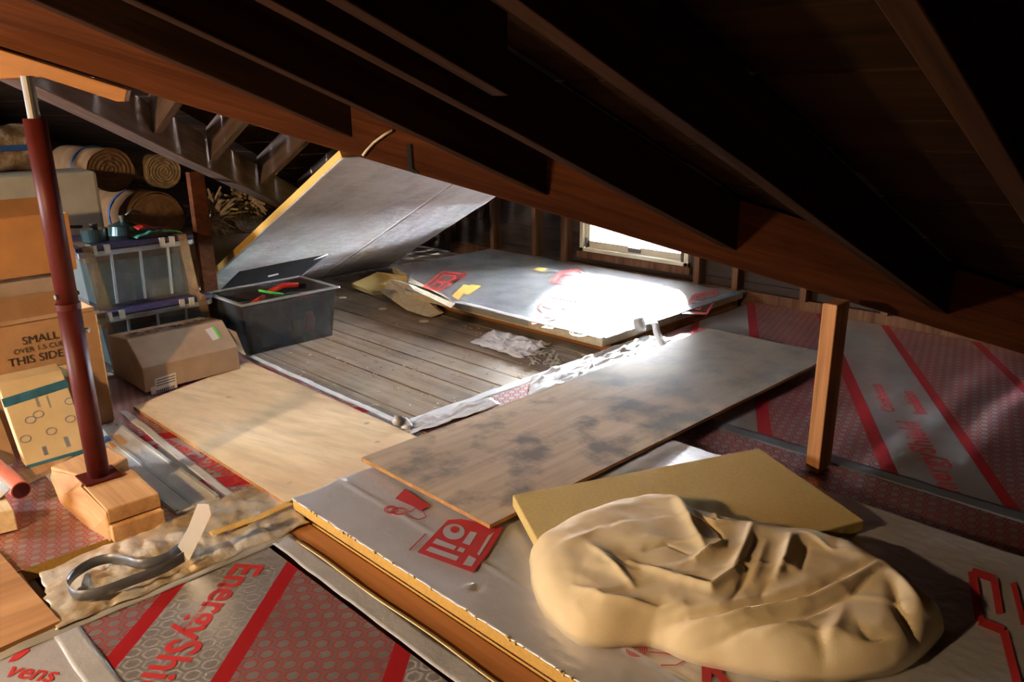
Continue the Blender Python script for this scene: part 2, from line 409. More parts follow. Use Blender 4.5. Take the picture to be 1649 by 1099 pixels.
# main roof boards: each course one strip, gap between courses
def strip_between(y0, y1):
    out = []
    if y1 <= AY: out.append([(-8.2, y0), (3.2, y0), (3.2, y1), (-8.2, y1)])
    else:
        a = max(y0, AY)
        if y0 < AY: out.append([(-8.2, y0), (3.2, y0), (3.2, AY), (-8.2, AY)])
        xr0 = AX+(a-AY)*.4/.516; xr1 = AX+(y1-AY)*.4/.516
        xl0 = AX-(a-AY)*.4/.48; xl1 = AX-(y1-AY)*.4/.48
        out.append([(xr0, a), (3.2, a), (3.2, y1), (xr1, y1)])
        out.append([(-8.2, a), (xl0, a), (xl1, y1), (-8.2, y1)])
    return out
mb = MB(); y = -2.6; i = 0
while y < YE:
    wd = random.uniform(.15, .22); y1 = min(y+wd, YE); dz = random.uniform(0, .006)
    for q in strip_between(y+.003, y1-.003): mb.slab([(a, b, zmain(b)+dz) for a, b in q], (0, 0, .02))
    y = y1
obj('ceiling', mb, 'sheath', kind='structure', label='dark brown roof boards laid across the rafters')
mb = MB(); mb.slab([(-8.2, -2.6, zmain(-2.6)+.03), (3.2, -2.6, zmain(-2.6)+.03), (3.2, AY, zmain(AY)+.03), (-8.2, AY, zmain(AY)+.03)], (0, 0, .03))
mb.slab([(AX, AY, zr+.03), (3.2, AY, zr+.03), (3.2, YE, zmain(YE)+.03), (xv1, YE, zmain(YE)+.03)], (0, 0, .03))
mb.slab([(-8.2, AY, zr+.03), (AX, AY, zr+.03), (xv2, YE, zmain(YE)+.03), (-8.2, YE, zmain(YE)+.03)], (0, 0, .03))
obj('ceiling', mb, 'black', kind='structure', label='roofing felt above the roof boards')
# wing roof boards (run along Y)
mb = MB()
for side, xe, zf in ((1, xv1, zR), (-1, xv2, zL)):
    x = AX; k = 0
    while abs(x-AX) < abs(xe-AX)-.001:
        x1 = x+side*.19
        if abs(x1-AX) > abs(xe-AX): x1 = xe
        vy = v1y if side > 0 else v2y
        a, b = x+side*.003, x1-side*.003
        q = [(a, vy(a), zf(a)), (a, YE, zf(a)), (b, YE, zf(b)), (b, vy(b), zf(b))]
        mb.slab(q, (0, 0, .05)); x = x1
obj('ceiling', mb, 'sheath', kind='structure', label='roof boards of the cross gable over the window')
# gable wall with the window opening
WX0, WX1, WZ0, WZ1 = -3.74, -2.80, .19, .66
YW = 4.50
mb = MB()
def gz(x): return (zR(x) if x > AX else zL(x))
z = -.02
while z < zr:
    z1 = z+.17; segs = []
    # span of the gable at height z
    xl = AX-(zr-max(z, 0))/.48; xr = AX+(zr-max(z, 0))/.516
    cuts = [(xl, xr)]
    if z1 > WZ0 and z < WZ1: pass
    for (a, b) in cuts:
        n = 28
        for i in range(n):
            xa = a+(b-a)*i/n; xb = a+(b-a)*(i+1)/n
            for (c, d) in ([(xa, xb)]):
                # split at the window sides
                pts = sorted({c, d, *[w_ for w_ in (WX0, WX1) if c < w_ < d]})
                for p, q in zip(pts, pts[1:]):
                    m_ = (p+q)/2
                    spans = [(z, z1)]
                    if WX0 < m_ < WX1:
                        spans = [(z, min(z1, WZ0)), (max(z, WZ1), z1)]
                    for (s0, s1) in spans:
                        if s1-s0 < .002: continue
                        tp, tq = min(s1-.004, gz(p)+.02), min(s1-.004, gz(q)+.02)
                        if tp <= s0 and tq <= s0: continue
                        tp, tq = max(tp, s0), max(tq, s0)
                        mb.hexa([(p, YW, s0), (q, YW, s0), (q, YW+.02, s0), (p, YW+.02, s0), (p, YW, tp), (q, YW, tq), (q, YW+.02, tq), (p, YW+.02, tp)])
    z = z1
obj('wall_back', mb, 'siding', kind='structure', label='dark board gable wall around the small window')
# outer skin of the gable (keeps daylight out) with the same hole
mb = MB()
x0, x1 = -8.2, 3.2
mb.box(x0, WX0, YW+.03, YW+.06, -.1, 1.8); mb.box(WX1, x1, YW+.03, YW+.06, -.1, 1.8)
mb.box(WX0, WX1, YW+.03, YW+.06, -.1, WZ0); mb.box(WX0, WX1, YW+.03, YW+.06, WZ1, 1.8)
# slit of daylight at the eave
o_ = MB(); o_.box(x0, WX0, YW+.03, YW+.06, -.1, 1.8); o_.box(WX0, WX1, YW+.03, YW+.06, -.1, WZ0); o_.box(WX0, WX1, YW+.03, YW+.06, WZ1, 1.8)
SX0, SX1 = -1.27, -1.12
o_.box(WX1, SX0, YW+.03, YW+.06, -.1, 1.8); o_.box(SX1, x1, YW+.03, YW+.06, -.1, 1.8); o_.box(SX0, SX1, YW+.03, YW+.06, .053, 1.8); o_.box(SX0, SX1, YW+.03, YW+.06, -.1, .043)
obj('wall_back', o_, 'black', kind='structure', label='outer skin of the eave wall')
obj('wall_left', MB().box(-8.22, -8.18, -2.6, 4.7, -.1, 3.0), 'siding', kind='structure', label='far dark left end of the attic')
obj('wall_right', MB().box(3.18, 3.22, -2.6, 4.7, -.1, 3.0), 'siding', kind='structure', label='dark right end of the attic')
obj('wall_front', MB().box(-8.2, 3.2, -2.62, -2.58, -.1, 3.0), 'siding', kind='structure', label='wall behind the photographer')

# ground outside and an added wall that cuts window light going right
obj('ground', MB().box(-40, 40, 4.7, 60, -3.05, -3), 'siding', kind='structure', label='ground outside the house')
obj('light_block_wall', MB().box(-5.4, -5.2, 4.62, 7.0, -3, 4.2), 'card_grey', kind='structure', label='added wall outside, left of the window, blocking sidelong daylight')

obj('sky_block_overhang', MB().box(-6, 1, 4.565, 5.12, .76, .80), 'siding', kind='structure', label='added overhang outside above the window, blocking steep sky light')  # unseen overhang, added to keep steep sky light off the board below
# window
win = empty('window_1', ((WX0+WX1)/2, YW-.02, WZ0), None, None); win['kind'] = 'structure'; win['label'] = 'small cream framed window low in the gable wall'
mb = MB(); fy0, fy1 = YW-.035, YW+.06
mb.box(WX0, WX0+.035, fy0, fy1, WZ0, WZ1); mb.box(WX1-.035, WX1, fy0, fy1, WZ0, WZ1)
mb.box(WX0, WX1, fy0, fy1, WZ0, WZ0+.028); mb.box(WX0, WX1, fy0, fy1, WZ1-.03, WZ1)
obj('window_frame', mb, 'frame', win, bevel=.003)
mb = MB(); a, b, c, d = WX0+.037, WX1-.037, WZ0+.03, WZ1-.032
mb.box(a, a+.04, YW-.01, YW+.03, c, d); mb.box(b-.04, b, YW-.01, YW+.03, c, d); mb.box(a, b, YW-.01, YW+.03, c, c+.05); mb.box(a, b, YW-.01, YW+.03, d-.04, d)
sash = obj('window_sash', mb, 'frame', win, bevel=.003)
obj('window_pane', MB().box(a+.03, b-.03, YW+.008, YW+.012, c+.04, d-.03), 'glass', sash)
mb = MB().box(-3.30, -3.20, YW-.028, YW-.01, c+.012, c+.045).bar((-3.29, YW-.035, c+.03), (-3.22, YW-.035, c+.024), .008, .012)
obj('window_latch', mb, 'steel', sash, bevel=.002)
for x in (a+.012, b-.02):
    obj('hinge', MB().box(x, x+.014, YW-.03, YW-.01, c-.02, c+.07), 'steel', win)
# wooden sill rail under the window (cripple rail)
obj('trim_1', MB().box(-5.2, -.6, YW-.05, YW-.001, 0, .10), 'stud', kind='structure', label='sole plate at the foot of the gable wall')
obj('trim_2', MB().box(WX0-.02, WX1+.02, YW-.045, YW-.001, WZ0-.05, WZ0-.002), 'stud', kind='structure', label='rail under the window')

# studs of the gable wall
stud_lab = {-5.2: 'dark wall stud furthest left in the gable wall', -4.63: 'pale edged wall stud just right of the leaning foil sheets', -4.16: 'brown wall stud midway between leaning sheets and window',
            -3.86: 'wall stud close beside the left side of the window', -2.70: 'wall stud close beside the right side of the window', -2.42: 'pale wall stud second to the right of the window',
            -1.97: 'brown wall stud left of the square wooden post', -1.5: 'dark wall stud hidden behind the square wooden post', -3.3: 'short stud above the window'}
for x, lb in stud_lab.items():
    zt = gz(x)-.19 if x not in (-3.3,) else gz(x)-.19
    z0 = .10 if x != -3.3 else WZ1+.002
    obj('wall_stud', MB().box(x-.02, x+.02, YW-.09, YW-.002, z0, zt+.12), 'stud', bevel=.002, label=lb, cat='stud', group='studs of the gable wall')

# ------------------------------------------------------------------ rafters of the main slope
def rafter(x, y0, y1, w_=.042, h_=.165, mat='rafter', name='rafter', **kw):
    mb = MB(); n = 14; vs = []
    for i in range(n+1):
        y = y0+(y1-y0)*i/n; zb = RB(y)+noise.noise(Vector((x*5, y*3, 0)))*.004; dx = noise.noise(Vector((x*3, y*1.1, 5)))*.006
        vs += [(x-w_/2+dx, y, zb), (x+w_/2+dx, y, zb), (x+w_/2+dx, y, zb+h_), (x-w_/2+dx, y, zb+h_)]
    fs = [(0, 1, 2, 3), tuple(n*4+k for k in (3, 2, 1, 0))]
    for i in range(n):
        for k in range(4): a = i*4+k; b = i*4+(k+1) % 4; fs.append((b, a, a+4, b+4))
    mb.add(vs, fs); return obj(name, mb, mat, bevel=.003, **kw)
rl = [(-.33, 4.0, 'roof rafter nearest the right edge of the photo'), (-.80, 3.05, 'roof rafter crossing the dark roof just right of the centre'),
      (-1.28, 2.30, 'roof rafter with a lit lower edge ending above the window'), (-1.66, 1.80, 'roof rafter ending on the beam above the leaning foil sheets'),
      (-2.02, 1.38, 'roof rafter nearest the upper left corner'), (.14, 4.0, None), (.6, 4.0, None), (1.1, 4.5, None), (1.6, 4.5, None)]
for x, ye, lb in rl[:5]:
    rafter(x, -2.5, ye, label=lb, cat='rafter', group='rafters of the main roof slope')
for x, ye, lb in rl[5:7]:
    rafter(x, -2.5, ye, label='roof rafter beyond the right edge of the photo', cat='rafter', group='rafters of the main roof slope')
obj('rafter', MB().add([v for y in (-.4, 1.08) for v in [(-1.125, y, RB(y)-.005), (-1.08, y, RB(y)-.005), (-1.08, y, RB(y)+.14), (-1.125, y, RB(y)+.14)]],
    [(0, 1, 2, 3), (7, 6, 5, 4), (1, 0, 4, 5), (2, 1, 5, 6), (3, 2, 6, 7), (0, 3, 7, 4)]), 'rafter', bevel=.003,
    label='short cut off rafter stub at the top centre with a square end', cat='rafter')
# valley beams
P0 = Vector((-2.37, .88, 1.30))
def v1(t): return P0+VALLEY1*t          # bottom edge of the near valley beam
def beam(name, a, b, w_, h_, mat, **kw):
    a, b = Vector(a), Vector(b); t = (b-a); sd = Vector((t.y, -t.x, 0)).normalized()
    mb = MB(); n = 16; vs = []
    for i in range(n+1):
        p = a+t*i/n; j = noise.noise(p*2.2)*.005
        for sx, sz in ((-1, 0), (1, 0), (1, 1), (-1, 1)): vs.append(p+sd*(sx*w_/2+j)+Vector((0, 0, sz*h_+(j if sz == 0 else 0))))
    fs = [(0, 1, 2, 3), tuple(n*4+k for k in (3, 2, 1, 0))]
    for i in range(n):
        for k in range(4): a_ = i*4+k; b_ = i*4+(k+1) % 4; fs.append((b_, a_, a_+4, b_+4))
    mb.add(vs, fs); return obj(name, mb, mat, bevel=.004, **kw)
side1 = Vector((VALLEY1.y, -VALLEY1.x, 0)).normalized()
beam('valley_beam', v1(-.42)-side1*.03, v1(1.72)-side1*.03, .06, .222, 'valley', label='long reddish brown beam sloping across the photo from upper left to right', cat='beam')
P2_ = Vector((-3.93, 1.72, .96)); side2 = Vector((VALLEY2.y, -VALLEY2.x, 0)).normalized()
beam('valley_beam', P2_-VALLEY2*1.35, P2_+VALLEY2*2.6, .09, .17, 'valley2', label='greyish beam at upper left coming down to the thin upright stud', cat='beam')
_c = [onplane(x, y, (side1.x, side1.y, 0), side1.dot(v1(0))-.0+.004) for x, y in ((632, 210), (618, 218), (602, 230), (590, 243), (584, 251))]
obj('cable', MB().tube(_c, .004, 8), 'foam_pale', smooth=True, label='short thin pale cable hanging on the long beam above the leaning sheets', cat='cable')
_c = [onplane(x, y, (side1.x, side1.y, 0), side1.dot(v1(0))+.002) for x, y in ((655, 232), (661, 232), (664, 272), (673, 277), (668, 280), (657, 274))]
obj('metal_strap', MB().slab(_c, side1*.004), 'black', label='dark metal strap on the long beam over the leaning sheets', cat='strap')
# wing jack rafters, left slope
for k, (yj, lb) in enumerate([(1.42, 'grey jack rafter meeting the left beam near the red post'), (1.80, 'grey jack rafter meeting the left beam above the thin stud'),
                              (2.25, 'jack rafter above the near edge of the leaning foil sheets'), (2.72, 'jack rafter over the leaning foil sheets, second from near'),
                              (3.2, 'jack rafter over the leaning foil sheets, third from near'), (3.68, 'jack rafter over the leaning foil sheets, closest to gable wall')]):
    xb = AX-(yj-AY)*.40/.48
    mb = MB(); x0, x1 = max(xb-.0, -5.9), AX
    f = lambda x: zL(x)-.165
    mb.add([(x0, yj-.02, f(x0)), (x0, yj+.02, f(x0)), (x0, yj+.02, f(x0)+.16), (x0, yj-.02, f(x0)+.16), (x1, yj-.02, f(x1)), (x1, yj+.02, f(x1)), (x1, yj+.02, f(x1)+.16), (x1, yj-.02, f(x1)+.16)],
           [(0, 1, 2, 3), (7, 6, 5, 4), (1, 0, 4, 5), (2, 1, 5, 6), (3, 2, 6, 7), (0, 3, 7, 4)])
    obj('jack_rafter', mb, 'jack', bevel=.003, label=lb, cat='rafter', group='jack rafters of the cross gable')
for yj in (1.9, 2.4, 2.9, 3.4, 3.9):
    xb = AX+(yj-AY)*.40/.516-.30; x0, x1 = AX, xb
    f = lambda x: zR(x)-.165
    mb = MB().add([(x0, yj-.02, f(x0)), (x0, yj+.02, f(x0)), (x0, yj+.02, f(x0)+.16), (x0, yj-.02, f(x0)+.16), (x1, yj-.02, f(x1)), (x1, yj+.02, f(x1)), (x1, yj+.02, f(x1)+.16), (x1, yj-.02, f(x1)+.16)],
           [(0, 1, 2, 3), (7, 6, 5, 4), (1, 0, 4, 5), (2, 1, 5, 6), (3, 2, 6, 7), (0, 3, 7, 4)])
    obj('jack_rafter', mb, 'jack', label='jack rafter of the right gable slope, hidden behind the long beam', cat='rafter', group='jack rafters of the cross gable')
# thin stud under the left beam
obj('upright_stud', MB().box(-4.16, -4.112, 1.755, 1.835, 0.001, .925), 'valley', bevel=.003, label='thin brown upright stud behind the clear tote', cat='stud')
# square wooden post
px_, py_ = -.985, 2.46
obj('wooden_post', MB().box(px_-.024, px_+.024, py_-.05, py_+.05, .045, .63), 'post', bevel=.004, label='square brown wooden post under the low end of the long beam', cat='post')

# ================================================================== INSULATION LAYER ON THE FLOOR
TH = .04
def panel(name, x0, x1, y0, y1, mat, z1=TH, z0=0.001, label=None, group=None):
    o = obj(name, MB().box(x0, x1, y0, y1, z0, z1), mat, label=label, cat='insulation board', group=group, mats=['foam_edge'])
    for p in o.data.polygons:
        if p.normal.z < .5: p.material_index = 1
    return o
nA = Vector((.766, .643)); PER = .64
stA = [(-1.069, -1.028), (-.794, -.752), (-.417, -.372), (-.16, -.12), (-1.43, -1.39)]
M['printA'] = panel_print('front board print', nA, stA, [(-1.03, -.79), (-.38, -.15)], .040, .35)
M['printB'] = panel_print('left board print', nA, [(-3.02, -2.3)], None, .036, .3)
M['printC'] = panel_print('right board print', (.866, .5), [(.585, .635), (.905, .945), (.19, .24), (-.12, -.08), (1.30, 1.34)], [(.63, .91), (-.09, .2)], .040, .2, .36, .97)
M['printD'] = panel_print('middle board print', (.866, .5), [(.93, .96)], None, .040, .2, .36, .97)
M['printE'] = panel_print('board print by the plywood', (.9, -.436), [(-3.10, -3.03), (-2.62, -2.53)], [(-3.04, -2.6)], .030, .3)
pA = panel('insulation_board', -1.93, .6, .375, .90, 'printA', label='red printed insulation board with large lettering at the bottom of the photo')
rd = Vector((.643, -.766, 0)).normalized(); upA = Vector((.766, .643, 0)).normalized()
oA = Vector((-1.885, .80, TH+.0012))
lettering('printed_lettering', 'EnergyShield', oA, (.60, -.80, 0), (.8, .6, 0), .118, 'red_ink', pA, .02)
lettering('small_lettering', 'polyiso continuous insulation', Vector((-1.83, .735, TH+.0012)), (.60, -.80, 0), (.8, .6, 0), .018, 'red_ink', pA, .01)
pP = panel('insulation_board', -2.27, .4, -1.2, .365, 'foil', label='silver insulation board in the bottom left corner with part of a red word')
lettering('printed_lettering', 'vens', at(4, 1090, TH)+Vector((0, 0, .0015)), at(93, 1102, TH)-at(4, 1090, TH), (-.8, .35, 0), .068, 'red_ink', pP, .015)
decal('red_corner_print', [[(12, 1068), (38, 1036), (48, 1048), (30, 1062)]], TH+.0015, 'red_ink', pP)
pB = panel('insulation_board', -3.6, -2.28, -1.2, .62, 'printB', label='red hexagon printed insulation board left of the timber blocks')
pC = panel('insulation_board', -2.30, 2.4, 2.565, 4.44, 'printC', label='insulation board with red bands and lettering on the dark right side')
lettering('printed_lettering', 'EnergyShield', at(1552, 806, TH)+Vector((0, 0, .0015)), (-.5, .866, 0), (-.866, -.5, 0), .118, 'red_ink', pC, .014, spacing=1.06)
lettering('printed_lettering', 'Continuous', Vector((-.98, 3.16, TH+.0015)), (-.5, .866, 0), (-.866, -.5, 0), .07, 'red_ink', pC, .03)
lettering('printed_lettering', 'Insulation', Vector((-.88, 3.22, TH+.0015)), (-.5, .866, 0), (-.866, -.5, 0), .07, 'red_ink', pC, .03)
lettering('printed_lettering', 'Continuous', at(1133, 563, TH)+Vector((0, 0, .0015)), (-.5, .866, 0), (-.866, -.5, 0), .085, 'red_ink', pC, .03)
lettering('printed_lettering', 'Insul', at(1156, 548, TH)+Vector((0, 0, .0015)), (-.5, .866, 0), (-.866, -.5, 0), .085, 'red_ink', pC, .03)
panel('insulation_board', -2.30, -2.02, 1.73, 2.555, 'printD', label='printed insulation board edge between the plank opening and the long plywood')
pD = panel('insulation_board', -2.015, 2.4, 1.06, 2.555, 'printD', label='hexagon printed insulation board under the loose foil board')
pE = panel('insulation_board', -3.75, -2.02, .635, 1.72, 'printE', label='red printed insulation board mostly covered by the pale plywood')
lettering('printed_lettering', 'EnergyShield', Vector((-2.87, 1.01, TH+.0015)), (.97, .12, 0), (.1, -1, 0), .105, 'red_ink', pE, .02)
# joist top in the gap
obj('floor_joist', MB().box(-2.02, 1.6, .935, 1.055, .001, .036), 'joist', bevel=.002, label='orange brown wooden joist in the gap between two insulation boards', cat='joist')
# tapes
def strip(name, pts, w_, z, mat, label, cat='tape', parent=None, lump=.0015, seed=0):
    pts = [Vector(p) for p in pts]; mb = MB(); N = 60; L = len(pts)-1
    def fn(u, v):
        t = u*L; i = min(int(t), L-1); p = pts[i].lerp(pts[i+1], t-i); d = (pts[i+1]-pts[i]).normalized(); sd = Vector((-d.y, d.x, 0))
        q = p+sd*(v-.5)*w_
        return Vector((q.x+wob(q, 9, .006, seed), q.y+wob(q, 8, .006, seed+4), z+.0012+abs(wob(q, 16, lump*3, seed))))
    mb.grid(fn, N, 5)
    return obj(name, mb, mat, parent, smooth=True, solid=.0008, label=label, cat=cat if parent is None else None)
strip('foil_tape', [(-1.90, .945, 0), (.5, .925, 0)], .06, TH, 'tape', 'grey foil tape along the joist gap at the bottom centre')
mb = MB(); 
mb.grid(lambda u, v: (-1.86+2.4*u, .966+.010*v+.0025*math.sin(u*31), TH+.004+.003*math.sin(v*math.pi)), 80, 4)
obj('foil_fold', mb, 'brass', smooth=True, solid=.001, label='shiny gold lit folded foil edge running along the joist', cat='foil')
strip('foil_tape', [(-1.94, .0, 0), (-1.93, .98, 0)], .075, TH, 'tape', 'grey tape along the upper left edge of the lettered board')
strip('foil_tape', [(-1.90, .37, 0), (.4, .372, 0)], .06, TH+.001, 'tape', 'short grey tape strip down the bottom left corner')
strip('foil_tape', [(-2.3, 2.56, 0), (1.5, 2.56, 0)], .07, TH, 'tape_dark', 'dark tape seam across the right boards behind the wooden post')
strip('foil_tape', [(-2.32, .65, 0), (-3.3, .64, 0)], .11, TH, 'tape', 'grey tape running beside the timber blocks')
strip('foil_tape', [(-3.30, 1.00, 0), (-2.25, .965, 0)], .035, TH, 'tape_bright', 'narrow silver tape beside the pale plywood')
o_ = obj('metal_channel', MB().slab([(-3.15, .79, TH+.012), (-3.15, .93, TH+.012), (-2.26, .93, TH+.012), (-2.26, .79, TH+.012)], (0, 0, -.011)), 'galv', bevel=.003, label='flat grey metal strip lying beside the timber blocks', cat='metal strip')
for yy in (.795, .85, .925): obj('ridge', MB().bar((-3.14, yy, TH+.014), (-2.27, yy, TH+.014), .012, .006), 'tape', o_)
strip('foil_tape', [(-2.33, 1.72, 0), (-3.6, 1.725, 0)], .03, TH, 'tape_bright', 'silver tape edging the plank floor behind the pale plywood')
# chunk of crumpled tan-backed foil strip with the loop
q = [at(70, 925, TH), at(520, 790, TH), at(505, 850, TH), at(80, 1015, TH)]
crumple('crumpled_foil_strip', [at(64, 925, TH), at(430, 775, TH), at(500, 845, TH), at(90, 1020, TH)], 'tan_foil', nu=90, nv=26, amp=.022, sc=15, seed=3,
        label='crumpled tan and silver foil strip across the lower left', cat='foil')
strip('wood_sliver', [at(340, 865, .05), at(420, 838, .05), at(470, 815, .05)], .03, .058, 'foam_edge', 'amber foam sliver pointing at the corner of the foil board', cat='foam')
def ribbon(name, pts, wv, mat, label):
    P = []; n = len(pts)
    for i in range(n-1):
        p0, p1, p2, p3 = pts[max(i-1, 0)], pts[i], pts[i+1], pts[min(i+2, n-1)]
        for k in range(8):
            t = k/8; P.append(.5*((2*p1)+(-p0+p2)*t+(2*p0-5*p1+4*p2-p3)*t*t+(-p0+3*p1-3*p2+p3)*t**3))
    P.append(pts[-1]); mb = MB()
    for p in P: mb.v += [p, p+Vector(wv)]
    for i in range(len(P)-1): mb.f.append((2*i, 2*i+2, 2*i+3, 2*i+1))
    return mb
lp = [(298, 905), (262, 925), (210, 945), (165, 962), (128, 968), (113, 958), (112, 945), (125, 930), (150, 915), (178, 908), (205, 912), (225, 917), (250, 913), (272, 905), (284, 895), (296, 888)]
mb = ribbon('x', [at(x, y, .066) for x, y in lp], (0, 0, .030), None, None)
tl = obj('foil_tape_loop', mb, 'tape_dark', smooth=True, solid=.001, label='loop of grey foil tape curling on the crumpled strip', cat='tape')
a, b = at(292, 897, .07), at(312, 900, .075); c, d = atX(345, 812, at(300, 890, .07).x-.02), atX(318, 812, at(300, 890, .07).x-.02)
k = [at(286, 885, .09), at(303, 905, .07), None, None]
base = at(296, 893, .07)
p3 = onplane(340, 830, (fw.x, fw.y, 0), fw.x*base.x+fw.y*base.y); p4 = onplane(336, 812, (fw.x, fw.y, 0), fw.x*base.x+fw.y*base.y); p5 = onplane(318, 812, (fw.x, fw.y, 0), fw.x*base.x+fw.y*base.y); p6 = onplane(303, 850, (fw.x, fw.y, 0), fw.x*base.x+fw.y*base.y)
obj('tape_end', MB().add([onplane(286, 880, (fw.x, fw.y, 0), fw.x*base.x+fw.y*base.y), base, onplane(304, 905, (fw.x, fw.y, 0), fw.x*base.x+fw.y*base.y), p3, p4, p5, p6], [(0, 1, 2, 3, 6), (6, 3, 4, 5)]), 'tape_bright', tl, solid=.001, label='bright upright end of the tape')
# ------------------------------------------------------------------ plywood
def sheetply(name, top, th, mat, label, edge='ply_edge'):
    top = [Vector(p) for p in top]; th_ = Vector((0, 0, -th))
    if (top[1]-top[0]).cross(top[2]-top[1]).z < 0: top = top[::-1]
    o = obj(name, MB().slab(top, th_), mat, mats=[edge], label=label, cat='plywood')
    for i, p in enumerate(o.data.polygons):
        if i >= 2: p.material_index = 1
    return o
z = .056
sheetply('plywood_sheet', [at(215, 655, z), at(460, 810, z), (at(460, 810, z).x+.02, 1.66, z), (at(400, 585, z).x-.02, 1.66, z)], .013, 'ply', 'clean pale plywood sheet in the left centre with knots')
zz = .118
A_ = at(590, 734, zz); B_ = at(780, 848, zz)
B_.y = A_.y = (A_.y+B_.y)/2+0; wl = B_.x-A_.x
far = A_.y+2.22
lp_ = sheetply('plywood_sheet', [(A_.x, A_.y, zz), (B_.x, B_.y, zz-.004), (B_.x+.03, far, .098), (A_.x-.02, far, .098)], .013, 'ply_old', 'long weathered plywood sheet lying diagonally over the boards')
# supports under the long sheet (hidden cleats)
obj('wood_cleat', MB().box(A_.x+.1, B_.x-.08, 3.25, 3.30, TH+.002, .083), 'post', label='wooden cleat under the far end of the long plywood', cat='cleat')
obj('wood_cleat', MB().box(A_.x+.12, B_.x-.05, 2.36, 2.41, TH+.002, .092), 'post', label='wooden cleat under the middle of the long plywood', cat='cleat')
obj('wood_cleat', MB().box(A_.x+.12, B_.x-.1, 1.62, 1.67, .0872, .1015), 'post', label='wooden cleat under the near end of the long plywood', cat='cleat')
sheetply('plywood_sheet', [at(-60, 860, .054), at(0, 891, .054), at(97, 1000, .054), at(0, 1044, .054), at(-90, 1085, .054)], .013, 'ply_red', 'reddish plywood offcut at the lower left edge')
# ------------------------------------------------------------------ loose foil board in the foreground
FZ = .086; FT = .038
x0 = at(469, 803, FZ).x; y0 = at(469, 803, FZ).y
CR0, CR1 = at(546, 772, FZ), at(845, 947, FZ)
DENT = [(at(535, 796, FZ), .010, -.006), (at(766, 948, FZ), .014, -.008), (at(792, 908, FZ), .012, -.007), (at(756, 944, FZ), .010, .006), (at(700, 1000, FZ), .03, -.003), (at(620, 900, FZ), .03, .002)]
def facer_marks(x, y):
    t = (x-CR0.x)/(CR1.x-CR0.x); yc = CR0.y+(CR1.y-CR0.y)*t
    z = .005*math.exp(-((y-yc)/.008)**2)*(1 if -.25 < t < 1.6 else 0)
    for c, r, h in DENT: z += h*math.exp(-((x-c.x)**2+(y-c.y)**2)/r**2)
    if t > .6: z += .0022*noise.noise(Vector((x*26, y*60, 3)))*min(1, (t-.6)*2)
    return z
# top skin follows a slightly wavy outline
mb = MB(); mb.grid(lambda u, v: (x0+2.35*u+.004*math.sin(v*30), y0+1.18*v+noise.noise(Vector((u*60, v*3, 1)))*.004*(1 if v < .01 or v > .99 else 0), FZ-.001+(noise.noise(Vector((u*10, v*6, 2)))*.0025+facer_marks(x0+2.35*u, y0+1.18*v) if .01 < v < .99 else 0)), 300, 150)
mb2 = MB().box(x0+.002, x0+2.35, y0+.002, y0+1.18, FZ-FT, FZ-.0065)
fo = obj('foil_board', mb2, 'foam_edge', bevel=.003, label='loose silver foil insulation board with red emblem in the foreground', cat='insulation board')
obj('foil_facer', mb, 'foil', fo, smooth=True, solid=.002, label='silver foil top skin')
# ragged foam crumbs along the near edge
mb = MB()
for i in range(60):
    x = x0+random.uniform(0, 2.0); r = random.uniform(.001, .0035)
    p = Vector((x, y0-r*.2, FZ-random.uniform(-.002, .003))); mb.box(p.x-r, p.x+r, p.y-r, p.y+r*.5, p.z-r, p.z+r)
co = obj('foam_crumbs', mb, 'foam', fo, kind='stuff')
def c8(P, ox, oy, s): return [(ox+x/s, oy+y/s) for x, y in P]
E1 = lambda P: c8(P, 600, 770, 6.342)
logo = [E1(p) for p in (
 [(230, 210), (330, 110), (590, 290), (500, 330)],
 # outer frame of the emblem, as bars
 [(455, 760), (500, 700), (1060, 905), (1020, 968)],
 [(455, 760), (640, 560), (700, 590), (545, 745)], [(640, 560), (770, 430), (850, 470), (700, 590)],
 [(690, 560), (770, 430), (1060, 520), (1000, 560), (900, 480), (820, 460), (740, 500), (715, 560)],
 [(715, 560), (740, 600), (820, 635), (900, 620), (940, 560), (900, 480), (1000, 560), (910, 690), (850, 690), (690, 640), (660, 590)],
 [(610, 665), (650, 700), (850, 790), (900, 700), (870, 730), (660, 650), (625, 640)],
 [(560, 735), (610, 695), (880, 795), (850, 850), (870, 800), (600, 710)],
 [(850, 850), (1030, 520), (1150, 520), (980, 790), (910, 895)],
 [(1020, 968), (1270, 520), (1340, 520), (1170, 780), (1060, 960)],
 [(790, 520), (840, 500), (880, 540), (850, 570), (800, 560)])]
decal('red_square', logo[:1], FZ+.0055, 'red_ink', fo)
EMB = E1([(455, 760), (640, 565), (770, 430), (900, 420), (1340, 500), (1180, 775), (1025, 968)])
em = decal('red_emblem', [EMB], FZ+.0055, 'red_ink', fo)
for P_ in ([(610, 665), (650, 618), (860, 700), (830, 738)], [(540, 740), (590, 700), (885, 805), (855, 850)], [(915, 665), (1000, 545), (1070, 560), (990, 690)], [(860, 745), (890, 705), (950, 725), (925, 765)],
           [(920, 885), (985, 790), (1060, 830), (1010, 905)], [(1065, 780), (1180, 590), (1250, 545), (1090, 795)]):
    decal('silver_bar', [E1(P_)], FZ+.0062, 'foil', fo, label='bare silver bar inside the red emblem')
def ell(cx, cy, rx, ry, n=28): return E1([(cx+rx*math.cos(k/n*6.2832), cy+ry*math.sin(k/n*6.2832)) for k in range(n)])
decal('silver_ring', [ell(830, 550, 112, 80)], FZ+.0062, 'foil', fo, label='bare silver ring inside the red emblem')
decal('red_dot', [ell(838, 528, 44, 34)], FZ+.0068, 'red_ink', fo)
